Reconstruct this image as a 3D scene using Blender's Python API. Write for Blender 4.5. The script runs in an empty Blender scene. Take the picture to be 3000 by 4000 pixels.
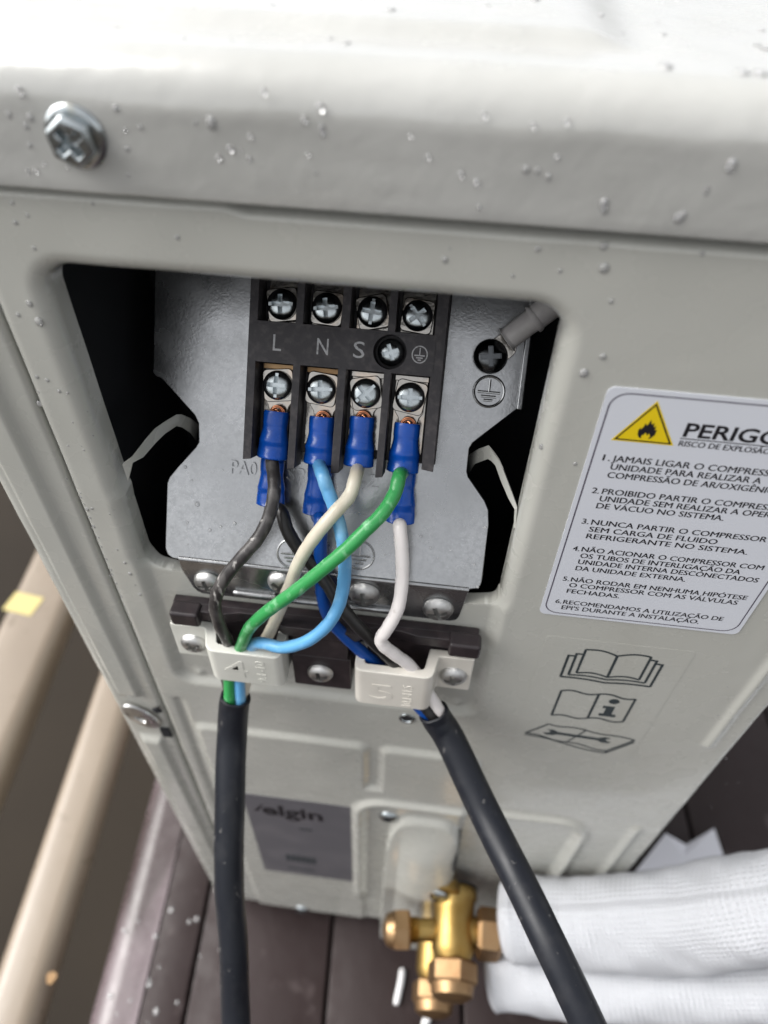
import bpy, bmesh, math, random
import numpy as np
from mathutils import Vector, Matrix, Quaternion
random.seed(7); rng = np.random.default_rng(7)
R = math.radians
SC = bpy.context.scene; COL = SC.collection
# ------------------------------------------------------------------ camera, sky, light
# everything is measured in drawing units ("u", about 0.85 mm): x along the panel, y into the unit, z up
S = 0.00085; Z0 = 635.0
PITCH, YAW, ROLL = 0.81540804, -0.09492483, 0.03268544
FPX = 2800.0
EYE = np.array([0, -150.0, 0])
def _rot():
    B = np.array([[1, 0, 0], [0, 0, -1], [0, 1, 0.]])
    def Rm(ax, a):
        M = np.eye(3); i, j = [(1, 2), (2, 0), (0, 1)][ax]
        M[i, i] = M[j, j] = math.cos(a); M[i, j] = -math.sin(a); M[j, i] = math.sin(a); return M
    return Rm(2, ROLL) @ Rm(0, PITCH) @ B @ Rm(2, YAW)
CM = _rot()
cam = bpy.data.objects.new('camera', bpy.data.cameras.new('camera')); COL.objects.link(cam); SC.camera = cam
rw = Matrix(np.array([CM[0], -CM[1], -CM[2]]).T.tolist())
cam.matrix_world = Matrix.Translation((0, EYE[1]*S, Z0*S)) @ rw.to_4x4()
cam.data.sensor_fit = 'VERTICAL'; cam.data.sensor_height = 36; cam.data.sensor_width = 27
cam.data.lens = 36*FPX/4000
cam.data.clip_start = 0.005; cam.data.clip_end = 400
cam.data.dof.use_dof = True; cam.data.dof.focus_distance = 226*S; cam.data.dof.aperture_fstop = 9.0
SUN_AZ, SUN_EL = R(-86), R(46)          # azimuth measured from -y (towards the viewer) to -x
w = bpy.data.worlds.new('World'); SC.world = w; w.use_nodes = True
nt = w.node_tree; bg = nt.nodes['Background']
sky = nt.nodes.new('ShaderNodeTexSky'); sky.sky_type = 'NISHITA'; sky.sun_disc = False
sun_dir = Vector((math.sin(SUN_AZ)*math.cos(SUN_EL), -math.cos(SUN_AZ)*math.cos(SUN_EL), math.sin(SUN_EL)))
sky.sun_elevation = SUN_EL; sky.sun_rotation = math.atan2(sun_dir.x, sun_dir.y)
sky.dust_density = 4.0; sky.air_density = 1.0
hs = nt.nodes.new('ShaderNodeHueSaturation'); hs.inputs['Saturation'].default_value = 0.12
nt.links.new(sky.outputs[0], hs.inputs['Color']); nt.links.new(hs.outputs[0], bg.inputs[0])
bg.inputs[1].default_value = 0.15
sl = bpy.data.lights.new('sun', 'SUN'); so = bpy.data.objects.new('sun', sl); COL.objects.link(so)
sl.energy = 1.5; sl.angle = R(45); sl.color = (1, .97, .93)
so.rotation_euler = (-sun_dir).to_track_quat('-Z', 'Y').to_euler()
SC.view_settings.view_transform = 'Standard'; SC.view_settings.look = 'None'
SC.view_settings.gamma = 1; SC.view_settings.use_curve_mapping = False
SC.view_settings.exposure = 0.95
# ------------------------------------------------------------------ coordinates
def ray(u, v): return CM.T @ np.array([(u-1500)/FPX, (v-2000)/FPX, 1.])
def P(u, v, y=0.):                        # a sighted point on the upright plane at depth y
    d = ray(u, v); return EYE + d*(y-EYE[1])/d[1]
def G(u, v, z):                           # a sighted point on a level plane
    d = ray(u, v); return EYE + d*z/d[2]
def AD(u, v, dep): return EYE+ray(u, v)*dep   # a sighted point at a given distance
TH = R(35); B0 = np.array([0, 3., -198.5])
UP = np.array([0, math.sin(TH), math.cos(TH)]); NN = np.array([0, -math.cos(TH), math.sin(TH)])
def PF(s, t, o=0.): return B0 + np.array([s, 0, 0]) + UP*t + NN*o     # on the tilted steel plate
def PB(u, v, o=0.):
    d = ray(u, v); q = EYE + d*((B0+NN*o-EYE) @ NN)/(d @ NN); return q[0], (q-B0) @ UP
def W(p): return Vector((p[0]*S, p[1]*S, (p[2]+Z0)*S))
# ------------------------------------------------------------------ materials
MAT = {}
def mat(name, col, rough=.5, metal=0., noise=None, bump=None, coat=0., rvar=0., spec=.5, trans=0., ior=1.45, uv=False):
    """noise: list of (scale, colour2, lo, hi, stretch); bump: list of (scale, strength, dist_u)"""
    m = bpy.data.materials.new(name); m.use_nodes = True; n = m.node_tree; L = n.links
    b = n.nodes['Principled BSDF']
    b.inputs['Base Color'].default_value = (*col, 1); b.inputs['Roughness'].default_value = rough
    b.inputs['Metallic'].default_value = metal; b.inputs['Coat Weight'].default_value = coat
    b.inputs['Coat Roughness'].default_value = .12; b.inputs['Specular IOR Level'].default_value = spec
    b.inputs['Transmission Weight'].default_value = trans; b.inputs['IOR'].default_value = ior
    tc = n.nodes.new('ShaderNodeTexCoord'); cur = None
    def nz(scale, st=(1, 1, 1), detail=4):
        mp = n.nodes.new('ShaderNodeMapping'); mp.inputs['Scale'].default_value = st
        L.new(tc.outputs['Object'], mp.inputs[0])
        t = n.nodes.new('ShaderNodeTexNoise'); t.inputs['Scale'].default_value = scale; t.inputs['Detail'].default_value = detail
        L.new(mp.outputs[0], t.inputs['Vector']); return t
    for (sc, c2, lo, hi, st) in noise or []:
        t = nz(sc, st); mr = n.nodes.new('ShaderNodeMapRange')
        mr.inputs['From Min'].default_value = lo; mr.inputs['From Max'].default_value = hi
        L.new(t.outputs['Fac'], mr.inputs['Value'])
        mx = n.nodes.new('ShaderNodeMix'); mx.data_type = 'RGBA'
        L.new(mr.outputs[0], mx.inputs['Factor'])
        if cur: L.new(cur, mx.inputs['A'])
        else: mx.inputs['A'].default_value = (*col, 1)
        mx.inputs['B'].default_value = (*c2, 1); cur = mx.outputs['Result']
    if cur: L.new(cur, b.inputs['Base Color'])
    if rvar:
        t = nz(90, detail=6); mr = n.nodes.new('ShaderNodeMapRange')
        mr.inputs['From Min'].default_value = .3; mr.inputs['From Max'].default_value = .7
        mr.inputs['To Min'].default_value = max(.02, rough-rvar); mr.inputs['To Max'].default_value = rough+rvar
        L.new(t.outputs['Fac'], mr.inputs['Value']); L.new(mr.outputs[0], b.inputs['Roughness'])
    prev = None
    for (sc, stg, dist) in bump or []:
        t = nz(sc); bp = n.nodes.new('ShaderNodeBump'); bp.inputs['Strength'].default_value = stg; bp.inputs['Distance'].default_value = dist*S
        L.new(t.outputs['Fac'], bp.inputs['Height'])
        if prev: L.new(prev, bp.inputs['Normal'])
        prev = bp.outputs[0]
    if prev: L.new(prev, b.inputs['Normal'])
    MAT[name] = m; return m
ONE = (1, 1, 1)
PAINT = mat('painted_steel', (.446, .446, .410), .27, coat=.4, noise=[(14, (.425, .425, .388), .42, .68, ONE), (38, (.39, .385, .345), .60, .80, (1, 1, .25)), (420, (.20, .18, .15), .80, .83, ONE)], bump=[(900, .06, .25), (22, .08, 3)], rvar=.06)
WETPAINT = mat('wet_painted_steel', (.44, .44, .42), .20, coat=.9, noise=[(25, (.40, .40, .38), .4, .65, ONE)], bump=[(150, .30, 1.0), (45, .16, 3)], rvar=.17)
GALV = mat('galvanised_steel', (.40, .405, .41), .27, metal=.96, noise=[(700, (.345, .35, .355), .42, .62, ONE), (2000, (.46, .465, .47), .54, .70, ONE), (30, (.33, .335, .34), .42, .66, ONE)], bump=[(1300, .12, .3)], rvar=.07)
ZINC = mat('zinc_screw', (.47, .50, .51), .17, metal=1., noise=[(300, (.36, .42, .45), .45, .65, ONE), (160, (.50, .45, .34), .60, .75, ONE)], bump=[(900, .12, .3)], rvar=.1)
ZINCW = mat('worn_zinc_screw', (.58, .58, .57), .32, metal=1., noise=[(420, (.30, .28, .26), .58, .66, ONE), (130, (.55, .55, .54), .45, .65, ONE)], bump=[(600, .3, .4)], rvar=.1)
DARKZ = mat('black_zinc_screw', (.10, .105, .11), .18, metal=1., bump=[(500, .1, .3)])
NICKEL = mat('nickel_contact', (.40, .38, .35), .18, metal=1., noise=[(150, (.55, .46, .38), .5, .7, ONE)], bump=[(260, .35, .6)])
COPPER = mat('copper', (.55, .24, .13), .22, metal=1., noise=[(600, (.50, .18, .09), .5, .7, ONE)])
BAKE = mat('black_bakelite', (.028, .025, .028), .46, noise=[(500, (.055, .048, .050), .48, .66, ONE)], bump=[(1500, .12, .3)], rvar=.08)
BLKPL = mat('black_plastic', (.022, .017, .019), .36, noise=[(200, (.04, .03, .032), .5, .7, ONE)], bump=[(700, .1, .3)], rvar=.1)
GREYPL = mat('light_grey_plastic', (.60, .60, .55), .34, noise=[(60, (.55, .55, .50), .45, .65, ONE)], bump=[(1100, .06, .2)])
WHITEPL = mat('ivory_plastic', (.66, .63, .57), .34, noise=[(60, (.60, .57, .51), .45, .65, ONE)], bump=[(1100, .06, .2)])
VINYL = mat('blue_vinyl', (.002, .06, .34), .25, noise=[(120, (.004, .075, .42), .45, .65, ONE)], bump=[(350, .12, .4)], rvar=.05)
W_BLACKW = mat('scuffed_black_insulation', (.030, .027, .027), .42, noise=[(300, (.075, .07, .068), .45, .62, (1, 1, .4)), (420, (.34, .325, .31), .60, .68, (1.2, 1.2, .25))], bump=[(400, .15, .4)])
W_BLACK = mat('black_insulation', (.014, .013, .013), .38, bump=[(500, .1, .3)], rvar=.08)
W_GREEN = mat('green_insulation', (.035, .27, .075), .34, noise=[(330, (.17, .43, .22), .54, .66, (1, 1, .6))], bump=[(400, .1, .3)])
W_CREAM = mat('cream_insulation', (.60, .56, .46), .36, noise=[(120, (.55, .50, .40), .45, .65, ONE)], bump=[(400, .06, .3)])
W_WHITE = mat('white_insulation', (.78, .74, .72), .35, noise=[(300, (.62, .58, .55), .66, .74, ONE)], bump=[(400, .06, .3)])
W_SKY = mat('light_blue_insulation', (.11, .33, .58), .33, noise=[(200, (.22, .46, .68), .52, .66, (1, 1, .5))], bump=[(400, .08, .3)])
W_BLUE = mat('deep_blue_insulation', (.003, .055, .27), .33, bump=[(400, .08, .3)])
SHEATH = mat('black_cable_sheath', (.010, .0115, .016), .42, spec=.32, noise=[(160, (.018, .019, .023), .5, .7, (1, 1, .4)), (300, (.10, .097, .095), .65, .76, (1, 1, .4))], bump=[(600, .1, .3)], rvar=.1)
GREYSL = mat('grey_rubber_sleeve', (.55, .53, .52), .45, noise=[(200, (.47, .45, .45), .45, .65, ONE)], bump=[(500, .1, .3)])
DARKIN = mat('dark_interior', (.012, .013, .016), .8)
LBL = mat('white_label', (.62, .64, .69), .35, bump=[(300, .03, .2)])
INK = mat('black_print', (.012, .011, .014), .45)
INKG = mat('grey_print', (.028, .038, .042), .45)
INKL = mat('grey_outline_print', (.09, .08, .11), .45)
YEL = mat('yellow_print', (.75, .55, .01), .4)
FILM = mat('clear_film', (.436, .436, .400), .27, coat=.4, noise=[(70, (.37, .365, .33), .69, .71, ONE)])
PLATEG = mat('dark_grey_label', (.115, .112, .124), .35, noise=[(60, (.135, .13, .142), .45, .65, ONE)])
PRINTW = mat('white_print', (.42, .42, .43), .5, noise=[(1500, (.22, .22, .22), .55, .7, ONE)])
BRASS = mat('brass', (.36, .245, .085), .42, metal=1., noise=[(120, (.34, .21, .06), .45, .68, ONE)], bump=[(420, .15, .4)], rvar=.08)
BRONZE = mat('tarnished_brass', (.33, .215, .115), .46, metal=1., noise=[(90, (.29, .175, .09), .45, .68, ONE)], bump=[(420, .15, .4)], rvar=.08)
DECK = mat('wet_brown_deck', (.030, .0205, .0205), .5, spec=.28, coat=.0, noise=[(9, (.021, .0135, .013), .4, .65, (1, .3, 1)), (60, (.065, .05, .05), .62, .76, ONE)], bump=[(60, .2, 2), (260, .2, .8)], rvar=.14)
BEIGE = mat('beige_painted_metal', (.24, .196, .15), .34, coat=.25, noise=[(16, (.205, .165, .125), .42, .66, (1, .3, 1)), (40, (.145, .108, .072), .68, .78, ONE)], bump=[(40, .12, 3), (220, .12, .8)], rvar=.08)
EDGE_SHEEN = mat('wet_edge_sky_sheen', (.20, .16, .172), .30, coat=.3, noise=[(14, (.05, .036, .036), .46, .60, (1, .35, 1))], bump=[(60, .2, 2), (260, .2, .8)], rvar=.14)  # pale mauve stands in for sky sheen on the deck's wet edge
SOIL = mat('dark_brown_ground', (.016, .0108, .006), .9, noise=[(3, (.022, .0155, .009), .4, .65, ONE)])
TAPE = mat('yellow_tape', (.50, .42, .17), .5)
SPOT = mat('brown_stain', (.25, .14, .05), .5)
PAPER = mat('white_paper', (.62, .62, .66), .7)
BIT = mat('white_plastic_scrap', (.70, .70, .70), .5)
WATER = bpy.data.materials.new('water'); WATER.use_nodes = True
def _water():
    n = WATER.node_tree; L = n.links; n.nodes.remove(n.nodes['Principled BSDF']); out = n.nodes['Material Output']
    tr = n.nodes.new('ShaderNodeBsdfTransparent'); gl = n.nodes.new('ShaderNodeBsdfGlossy'); gl.inputs['Roughness'].default_value = .03
    df = n.nodes.new('ShaderNodeBsdfDiffuse'); df.inputs['Color'].default_value = (.9, .9, .9, 1)
    fr = n.nodes.new('ShaderNodeFresnel'); fr.inputs['IOR'].default_value = 1.5
    m1 = n.nodes.new('ShaderNodeMixShader'); m1.inputs[0].default_value = .26; L.new(tr.outputs[0], m1.inputs[1]); L.new(df.outputs[0], m1.inputs[2])  # white share stands in for sky light gathered by the drops
    m2 = n.nodes.new('ShaderNodeMixShader'); L.new(fr.outputs[0], m2.inputs[0]); L.new(m1.outputs[0], m2.inputs[1]); L.new(gl.outputs[0], m2.inputs[2])
    L.new(m2.outputs[0], out.inputs['Surface'])
_water()
GASKET = mat('black_gasket', (.015, .015, .015), .6)
# woven wrap of the pipes, laid out along each tube by its own UV
KNIT = mat('white_woven_wrap', (.46, .47, .495), .55, spec=.3)
def _knit():
    n = KNIT.node_tree; L = n.links; b = n.nodes['Principled BSDF']
    uv = n.nodes.new('ShaderNodeUVMap'); uv.uv_map = 'UVMap'
    outs = []
    for k, (su, sv) in enumerate(((19, 0), (0, 1))):
        mp = n.nodes.new('ShaderNodeMapping'); L.new(uv.outputs[0], mp.inputs[0])
        mp.inputs['Scale'].default_value = (su or .0001, 1 if sv else .0001, 1)
        t = n.nodes.new('ShaderNodeTexWave'); t.inputs['Scale'].default_value = 1. if k == 0 else .105
        t.bands_direction = 'X' if k == 0 else 'Y'; t.inputs['Distortion'].default_value = 3.6; t.inputs['Detail Scale'].default_value = .35
        t.inputs['Detail'].default_value = 1
        L.new(mp.outputs[0], t.inputs['Vector']); outs.append(t.outputs['Fac'])
    mu = n.nodes.new('ShaderNodeMath'); mu.operation = 'MULTIPLY'
    L.new(outs[0], mu.inputs[0]); L.new(outs[1], mu.inputs[1])
    bp = n.nodes.new('ShaderNodeBump'); bp.inputs['Strength'].default_value = .5; bp.inputs['Distance'].default_value = 1.6*S
    L.new(mu.outputs[0], bp.inputs['Height']); L.new(bp.outputs[0], b.inputs['Normal'])
_knit()
# ------------------------------------------------------------------ builders
ORG = {}
def tag(o, label=None, cat=None, group=None, kind=None):
    for k, v in (('label', label), ('category', cat), ('group', group), ('kind', kind)):
        if v: o[k] = v
    return o
def thing(name, p, label, cat, group=None):
    o = bpy.data.objects.new(name, None); COL.objects.link(o); o.empty_display_size = .01
    o.location = W(p); ORG[o] = Vector(W(p)); return tag(o, label, cat, group)
def mesh(verts, faces, m, sharp=40, uvs=None):
    me = bpy.data.meshes.new('m'); me.from_pydata([tuple(v) for v in verts], [], [tuple(f) for f in faces])
    me.polygons.foreach_set('use_smooth', [True]*len(me.polygons))
    if sharp: me.set_sharp_from_angle(angle=R(sharp))
    if m: me.materials.append(m)
    if uvs is not None:
        l = me.uv_layers.new(name='UVMap'); idx = np.empty(len(me.loops), dtype=int); me.loops.foreach_get('vertex_index', idx)
        l.data.foreach_set('uv', np.asarray(uvs, float)[idx].ravel())
    return me
def build(name, geo, m, parent=None, bevel=None, sharp=40, label=None, uvs=None, recalc=True):
    v, f = geo[0], geo[1]
    if len(geo) > 2: uvs = geo[2]
    org = ORG[parent] if parent else Vector((0, 0, 0))
    a = np.asarray(v, float)
    a = (a + np.array([0, 0, Z0]))*S - np.array(org)
    me = mesh(a, f, m, sharp, uvs); me.name = name
    if recalc:
        bm = bmesh.new(); bm.from_mesh(me); bmesh.ops.recalc_face_normals(bm, faces=bm.faces[:]); bm.to_mesh(me); bm.free()
    o = bpy.data.objects.new(name, me); COL.objects.link(o)
    if parent: o.parent = parent; ORG[o] = ORG[parent]
    else: ORG[o] = Vector((0, 0, 0))
    if bevel:
        md = o.modifiers.new('bevel', 'BEVEL'); md.width = bevel[0]*S; md.segments = bevel[1]; md.limit_method = 'ANGLE'
        md.angle_limit = R(35); md.harden_normals = True
    if label: o['label'] = label
    return o
def join(*gs):
    V, F, U = [], [], []
    for g in gs:
        n = len(V); V += [tuple(x) for x in g[0]]; F += [tuple(i+n for i in f) for f in g[1]]
    return V, F
def frame(n, ref=(1, 0, 0)):
    n = np.array(n, float); n /= np.linalg.norm(n); x = np.array(ref, float); x -= n*(x @ n)
    if np.linalg.norm(x) < 1e-6: x = np.array([0, 0, 1.]); x -= n*(x @ n)
    x /= np.linalg.norm(x); return x, np.cross(n, x), n
def boxg(x0, x1, y0, y1, z0, z1, fn=None):
    v = [(x, y, z) for x in (x0, x1) for y in (y0, y1) for z in (z0, z1)]
    f = [(0, 1, 3, 2), (4, 6, 7, 5), (0, 4, 5, 1), (2, 3, 7, 6), (0, 2, 6, 4), (1, 5, 7, 3)]
    return ([fn(*p) for p in v] if fn else v), f
def prism(poly, h0, h1, fn):
    n = len(poly); v = [fn(a, b, h0) for a, b in poly] + [fn(a, b, h1) for a, b in poly]
    f = [tuple(range(n-1, -1, -1)), tuple(range(n, 2*n))] + [(i, (i+1) % n, n+(i+1) % n, n+i) for i in range(n)]
    return v, f
def rrect(x0, x1, y0, y1, r, k=6):
    o = []
    for cx, cy, a0 in ((x1-r, y1-r, 0), (x0+r, y1-r, 90), (x0+r, y0+r, 180), (x1-r, y0+r, 270)):
        for i in range(k+1):
            a = R(a0+90*i/k); o.append((cx+r*math.cos(a), cy+r*math.sin(a)))
    return o
def lathe(prof, p, axis, n=32, ref=(1, 0, 0), phase=0.):
    x, y, z = frame(axis, ref); p = np.array(p, float); v, f = [], []
    for r, h in prof:
        for i in range(n):
            a = 2*math.pi*i/n+phase; v.append(p+z*h+(x*math.cos(a)+y*math.sin(a))*r)
    for k in range(len(prof)-1):
        for i in range(n): j = (i+1) % n; f.append((k*n+i, k*n+j, (k+1)*n+j, (k+1)*n+i))
    f.append(tuple(range(n-1, -1, -1))); f.append(tuple(range((len(prof)-1)*n, len(prof)*n)))
    return v, f
def smooth_path(pts, per=8):
    p = [np.array(q, float) for q in pts]; p = [2*p[0]-p[1]]+p+[2*p[-1]-p[-2]]; o = []
    for i in range(1, len(p)-2):
        for k in range(per):
            t = k/per; a, b, c, d = p[i-1:i+3]
            o.append(.5*((2*b)+(c-a)*t+(2*a-5*b+4*c-d)*t*t+(-a+3*b-3*c+d)*t**3))
    o.append(p[-2]); return o
def tube(path, r, n=18, flat=None, hollow=None, wob=None):
    """swept tube; flat=(across, thick) factors; hollow adds a recessed open start"""
    path = [np.array(q, float) for q in path]; N = len(path)
    tg = [path[min(i+1, N-1)]-path[max(i-1, 0)] for i in range(N)]; tg = [t/np.linalg.norm(t) for t in tg]
    x = np.array([1., 0, 0]) if abs(tg[0][0]) < .9 else np.array([0, 0, 1.]); x -= tg[0]*(x @ tg[0]); x /= np.linalg.norm(x)
    rings = []; ln = 0.; uv = []
    for i in range(N):
        x = x-tg[i]*(x @ tg[i]); x /= np.linalg.norm(x); y = np.cross(tg[i], x)
        ri = r[i] if hasattr(r, '__len__') else r
        if i: ln += np.linalg.norm(path[i]-path[i-1])
        fa = flat[i] if flat else (1, 1)
        rings.append((path[i], x, y, ri, fa, ln))
    if hollow:
        c, x0, y0, r0, fa, _ = rings[0]
        rings = [(c+tg[0]*hollow[1], x0, y0, r0*hollow[0]*.96, fa, 0), (c+tg[0]*.25, x0, y0, r0*hollow[0], fa, 0), (c, x0, y0, r0*(hollow[0]+1)/2, fa, 0), (c+tg[0]*.35, x0, y0, r0, fa, 0)]+rings[1:]
    v, f = [], []
    for c, x, y, ri, fa, l in rings:
        for i in range(n):
            a = 2*math.pi*i/n; k = 1.+(wob(a, l) if wob else 0)
            v.append(c+(x*math.cos(a)*fa[0]+y*math.sin(a)*fa[1])*ri*k); uv.append((i/n, l))
    M = len(rings)
    for k in range(M-1):
        for i in range(n): j = (i+1) % n; f.append((k*n+i, k*n+j, (k+1)*n+j, (k+1)*n+i))
    f.append(tuple(range(n-1, -1, -1))); f.append(tuple(range((M-1)*n, M*n)))
    return v, f, uv
def boolean(me, cutters):
    o = bpy.data.objects.new('t', me); COL.objects.link(o); cs = []
    for c in cutters:
        co = bpy.data.objects.new('c', c); COL.objects.link(co); cs.append(co)
        md = o.modifiers.new('b', 'BOOLEAN'); md.operation = 'DIFFERENCE'; md.object = co; md.solver = 'EXACT'
    dg = bpy.context.evaluated_depsgraph_get(); dg.update()
    r = bpy.data.meshes.new_from_object(o.evaluated_get(dg))
    for q in [o]+cs: bpy.data.objects.remove(q)
    r.polygons.foreach_set('use_smooth', [True]*len(r.polygons)); r.set_sharp_from_angle(angle=R(35))
    return r
def raw(geo, m=None, scale=1.):
    return mesh([tuple(np.array(q)*scale) for q in geo[0]], geo[1], m)
def rec(me):
    bm = bmesh.new(); bm.from_mesh(me); bmesh.ops.recalc_face_normals(bm, faces=bm.faces[:]); bm.to_mesh(me); bm.free(); return me
def put(name, me, p, axis, rot, scale, parent, label=None):
    x, y, z = frame(axis); m = Matrix(np.array([x, y, z]).T.tolist()) @ Matrix.Rotation(rot, 3, 'Z')
    o = bpy.data.objects.new(name, me); COL.objects.link(o); o.parent = parent
    o.location = W(p)-ORG[parent]; o.rotation_euler = m.to_euler(); o.scale = (scale*S,)*3; ORG[o] = W(p)
    if label: o['label'] = label
    return o
def screw_mesh(m, drive):
    """head of radius 1, underside at z=0"""
    if drive == 'pan': prof = [(.01, -1.2), (.42, -1.2), (.42, 0), (.97, 0), (1, .06), (1, .22), (.95, .42), (.82, .56), (.6, .66), (.3, .71), (.01, .72)]
    else: prof = [(.01, -1.2), (.42, -1.2), (.42, 0), (.97, 0), (1, .05), (.97, .18), (.86, .36), (.68, .5), (.45, .58), (.2, .62), (.01, .63)]
    top = prof[-1][1]; me = rec(raw(lathe(prof, (0, 0, 0), (0, 0, 1), 40), m))
    cs = []
    for a in (0, 90):
        l, wd = .62, .155; c = math.cos(R(a)); s_ = math.sin(R(a))
        def fn(x, y, z, c=c, s_=s_): k = 1.05 if z > top else .9; return (c*x*k-s_*y*k, s_*x*k+c*y*k, z)
        cs.append(rec(raw(boxg(-l, l, -wd, wd, top-.62, top+.3, fn))))
    if drive == 'pan': cs.append(rec(raw(boxg(-1.3, 1.3, -.11, .11, top-.16, top+.5))))
    return boolean(me, cs)
SCREW_PAN = screw_mesh(ZINC, 'pan'); SCREW_RND = screw_mesh(ZINCW, 'round'); SCREW_DARK = screw_mesh(DARKZ, 'round')
SCREW_ZR = screw_mesh(ZINC, 'round')
_H = {}
def textgeo(body, cap, width, fn, extrude=0., bold=0., align='left', tilt=0):
    """lettering as a mesh; fn(a, b, h) maps the flat lettering into place"""
    c = bpy.data.curves.new('txt', 'FONT'); c.body = body; c.size = 1; c.extrude = extrude; c.offset = bold; c.resolution_u = 3
    o = bpy.data.objects.new('txt', c); COL.objects.link(o)
    dg = bpy.context.evaluated_depsgraph_get(); dg.update(); me = bpy.data.meshes.new_from_object(o.evaluated_get(dg))
    v = np.array([q.co[:] for q in me.vertices]); f = [tuple(p.vertices) for p in me.polygons]
    bpy.data.objects.remove(o); bpy.data.curves.remove(c); bpy.data.meshes.remove(me)
    if 'h' not in _H:
        _H['h'] = 1; vh, _ = textgeo('H', 1, None, lambda a, b, h: (a, b, h)); _H['h'] = max(q[1] for q in vh)
    sy = cap/_H['h']; x0, x1 = v[:, 0].min(), v[:, 0].max()
    sx = width/(x1-x0) if width else sy
    out = [fn((q[0]-x0)*sx, q[1]*sy, q[2]) for q in v]
    return out, f
def stroke(pts, wd, fn, h, closed=False):
    """flat printed line of width wd through 2D points"""
    p = [np.array(q, float) for q in pts]; n = len(p); v, f = [], []
    for i in range(n):
        a = p[(i-1) % n] if (closed or i) else p[i]; b = p[(i+1) % n] if (closed or i < n-1) else p[i]
        t1 = p[i]-a; t2 = b-p[i]
        if np.linalg.norm(t1) < 1e-9: t1 = t2
        if np.linalg.norm(t2) < 1e-9: t2 = t1
        t1 /= np.linalg.norm(t1); t2 /= np.linalg.norm(t2); t = t1+t2
        t = t/np.linalg.norm(t) if np.linalg.norm(t) > 1e-6 else t1
        nn = np.array([-t[1], t[0]]); k = wd/2/max(.5, abs(nn @ np.array([-t1[1], t1[0]])))
        v += [fn(*(p[i]+nn*k), h), fn(*(p[i]-nn*k), h)]
    for i in range(n if closed else n-1): j = (i+1) % n; f.append((2*i, 2*j, 2*j+1, 2*i+1))
    return v, f
# ------------------------------------------------------------------ the setting: ground, deck, rails
TA = math.tan(R(4))
gnd = build('ground', boxg(-40000, 40000, -40000, 40000, -1240, -1200), SOIL); tag(gnd, kind='structure')
deck = build('deck_floor', boxg(-200, 1500, -1200, 1600, -662, -655, lambda x, y, z: (x-y*TA, y, z)), DECK); tag(deck, kind='structure')
edges = [-207, -147, -44.5, 57, 158, 260, 362, 464, 566, 668, 770, 872, 974, 1076]
for i in range(len(edges)-1):
    x0, x1 = edges[i]+1.2, edges[i+1]-1.2; n = 60; V = []; F = []
    prof = []
    if i == 0: x0 += 26
    prof = [(x0, -654), (x0, -640), (x0+.6, -637.6), (x0+2.2, -637)]
    prof += [(x1-2.2, -637), (x1-.6, -637.6), (x1, -640), (x1, -654)]
    ys = [-1200, 1600]
    for y in ys:
        for (x, z) in prof: V.append((x-y*TA, y, z))
    m = len(prof)
    for k in range(m-1): F.append((k, k+1, m+k+1, m+k))
    F.append((m-1, 0, m, 2*m-1)); F.append(tuple(range(m))); F.append(tuple(range(2*m-1, m-1, -1)))
    build('plank', (V, F), DECK, deck, sharp=50)
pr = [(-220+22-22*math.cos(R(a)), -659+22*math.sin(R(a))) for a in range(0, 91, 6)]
build('lit_deck_edge', prism([(-220, -676)]+pr+[(-180.6, -637), (-180.6, -676)], -1200, 1600, lambda a, b, h: (a-h*TA, h, b)), EDGE_SHEEN, deck, sharp=50)  # rounded deck edge, its sky reflection put into the colour
def rail(x0, x1, zt, hgt, lab):
    pr = rrect(x0, x1, zt-hgt, zt, 14, 8)
    t = thing('painted_rail', ((x0+x1)/2, 0, zt-hgt), lab, 'rail', 'beige rails beside the deck')
    build('bar', prism(pr, -1300, 1700, lambda a, b, h: (a-h*TA*1.25, h, b)), BEIGE, t, sharp=60); return t
r2 = rail(-299, -256, -637, 34, 'narrower beige painted rail next to the brown deck, with a brown spot')
r1 = rail(-421, -354, -637, 40, 'wider beige painted rail at the far left, with a yellow mark')
q = G(75, 2350, -636.6)
build('yellow_mark', prism([(q[0]-13, q[1]-12), (q[0]+20, q[1]-16), (q[0]+24, q[1]+8), (q[0]-9, q[1]+12)], -636.8, -636.2, lambda a, b, h: (a, b, h)), TAPE, r1)
q = G(200, 3820, -636.6)
build('brown_spot', prism([(q[0]+3.6*math.cos(a)*(1+.2*math.sin(3*a)), q[1]+4.2*math.sin(a)) for a in np.linspace(0, 2*math.pi, 18)[:-1]], -636.8, -636.4, lambda a, b, h: (a, b, h)), SPOT, r2)
# ------------------------------------------------------------------ the outdoor unit: casing
unit = thing('outdoor_unit', (0, 120, -610), 'grey painted outdoor air conditioner casing with its wiring cover removed', 'air conditioner')
XL, XR, ZT, ZB = -114.8, 136.0, -58.0, -609.5
def poly_sdf(px, pz, poly):
    d = np.full(px.shape, 1e9); ins = np.zeros(px.shape, bool); n = len(poly)
    for i in range(n):
        ax, az = poly[i]; bx, bz = poly[(i+1) % n]; ex, ez = bx-ax, bz-az
        t = np.clip(((px-ax)*ex+(pz-az)*ez)/(ex*ex+ez*ez), 0, 1)
        d = np.minimum(d, np.hypot(px-ax-t*ex, pz-az-t*ez))
        c = ((az > pz) != (bz > pz)); xx = ax+(pz-az)/(ez if ez else 1e-9)*ex; ins ^= c & (px < xx)
    return np.where(ins, -d, d)
def sst(a, b, x): t = np.clip((x-a)/(b-a), 0, 1); return t*t*(3-2*t)
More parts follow.
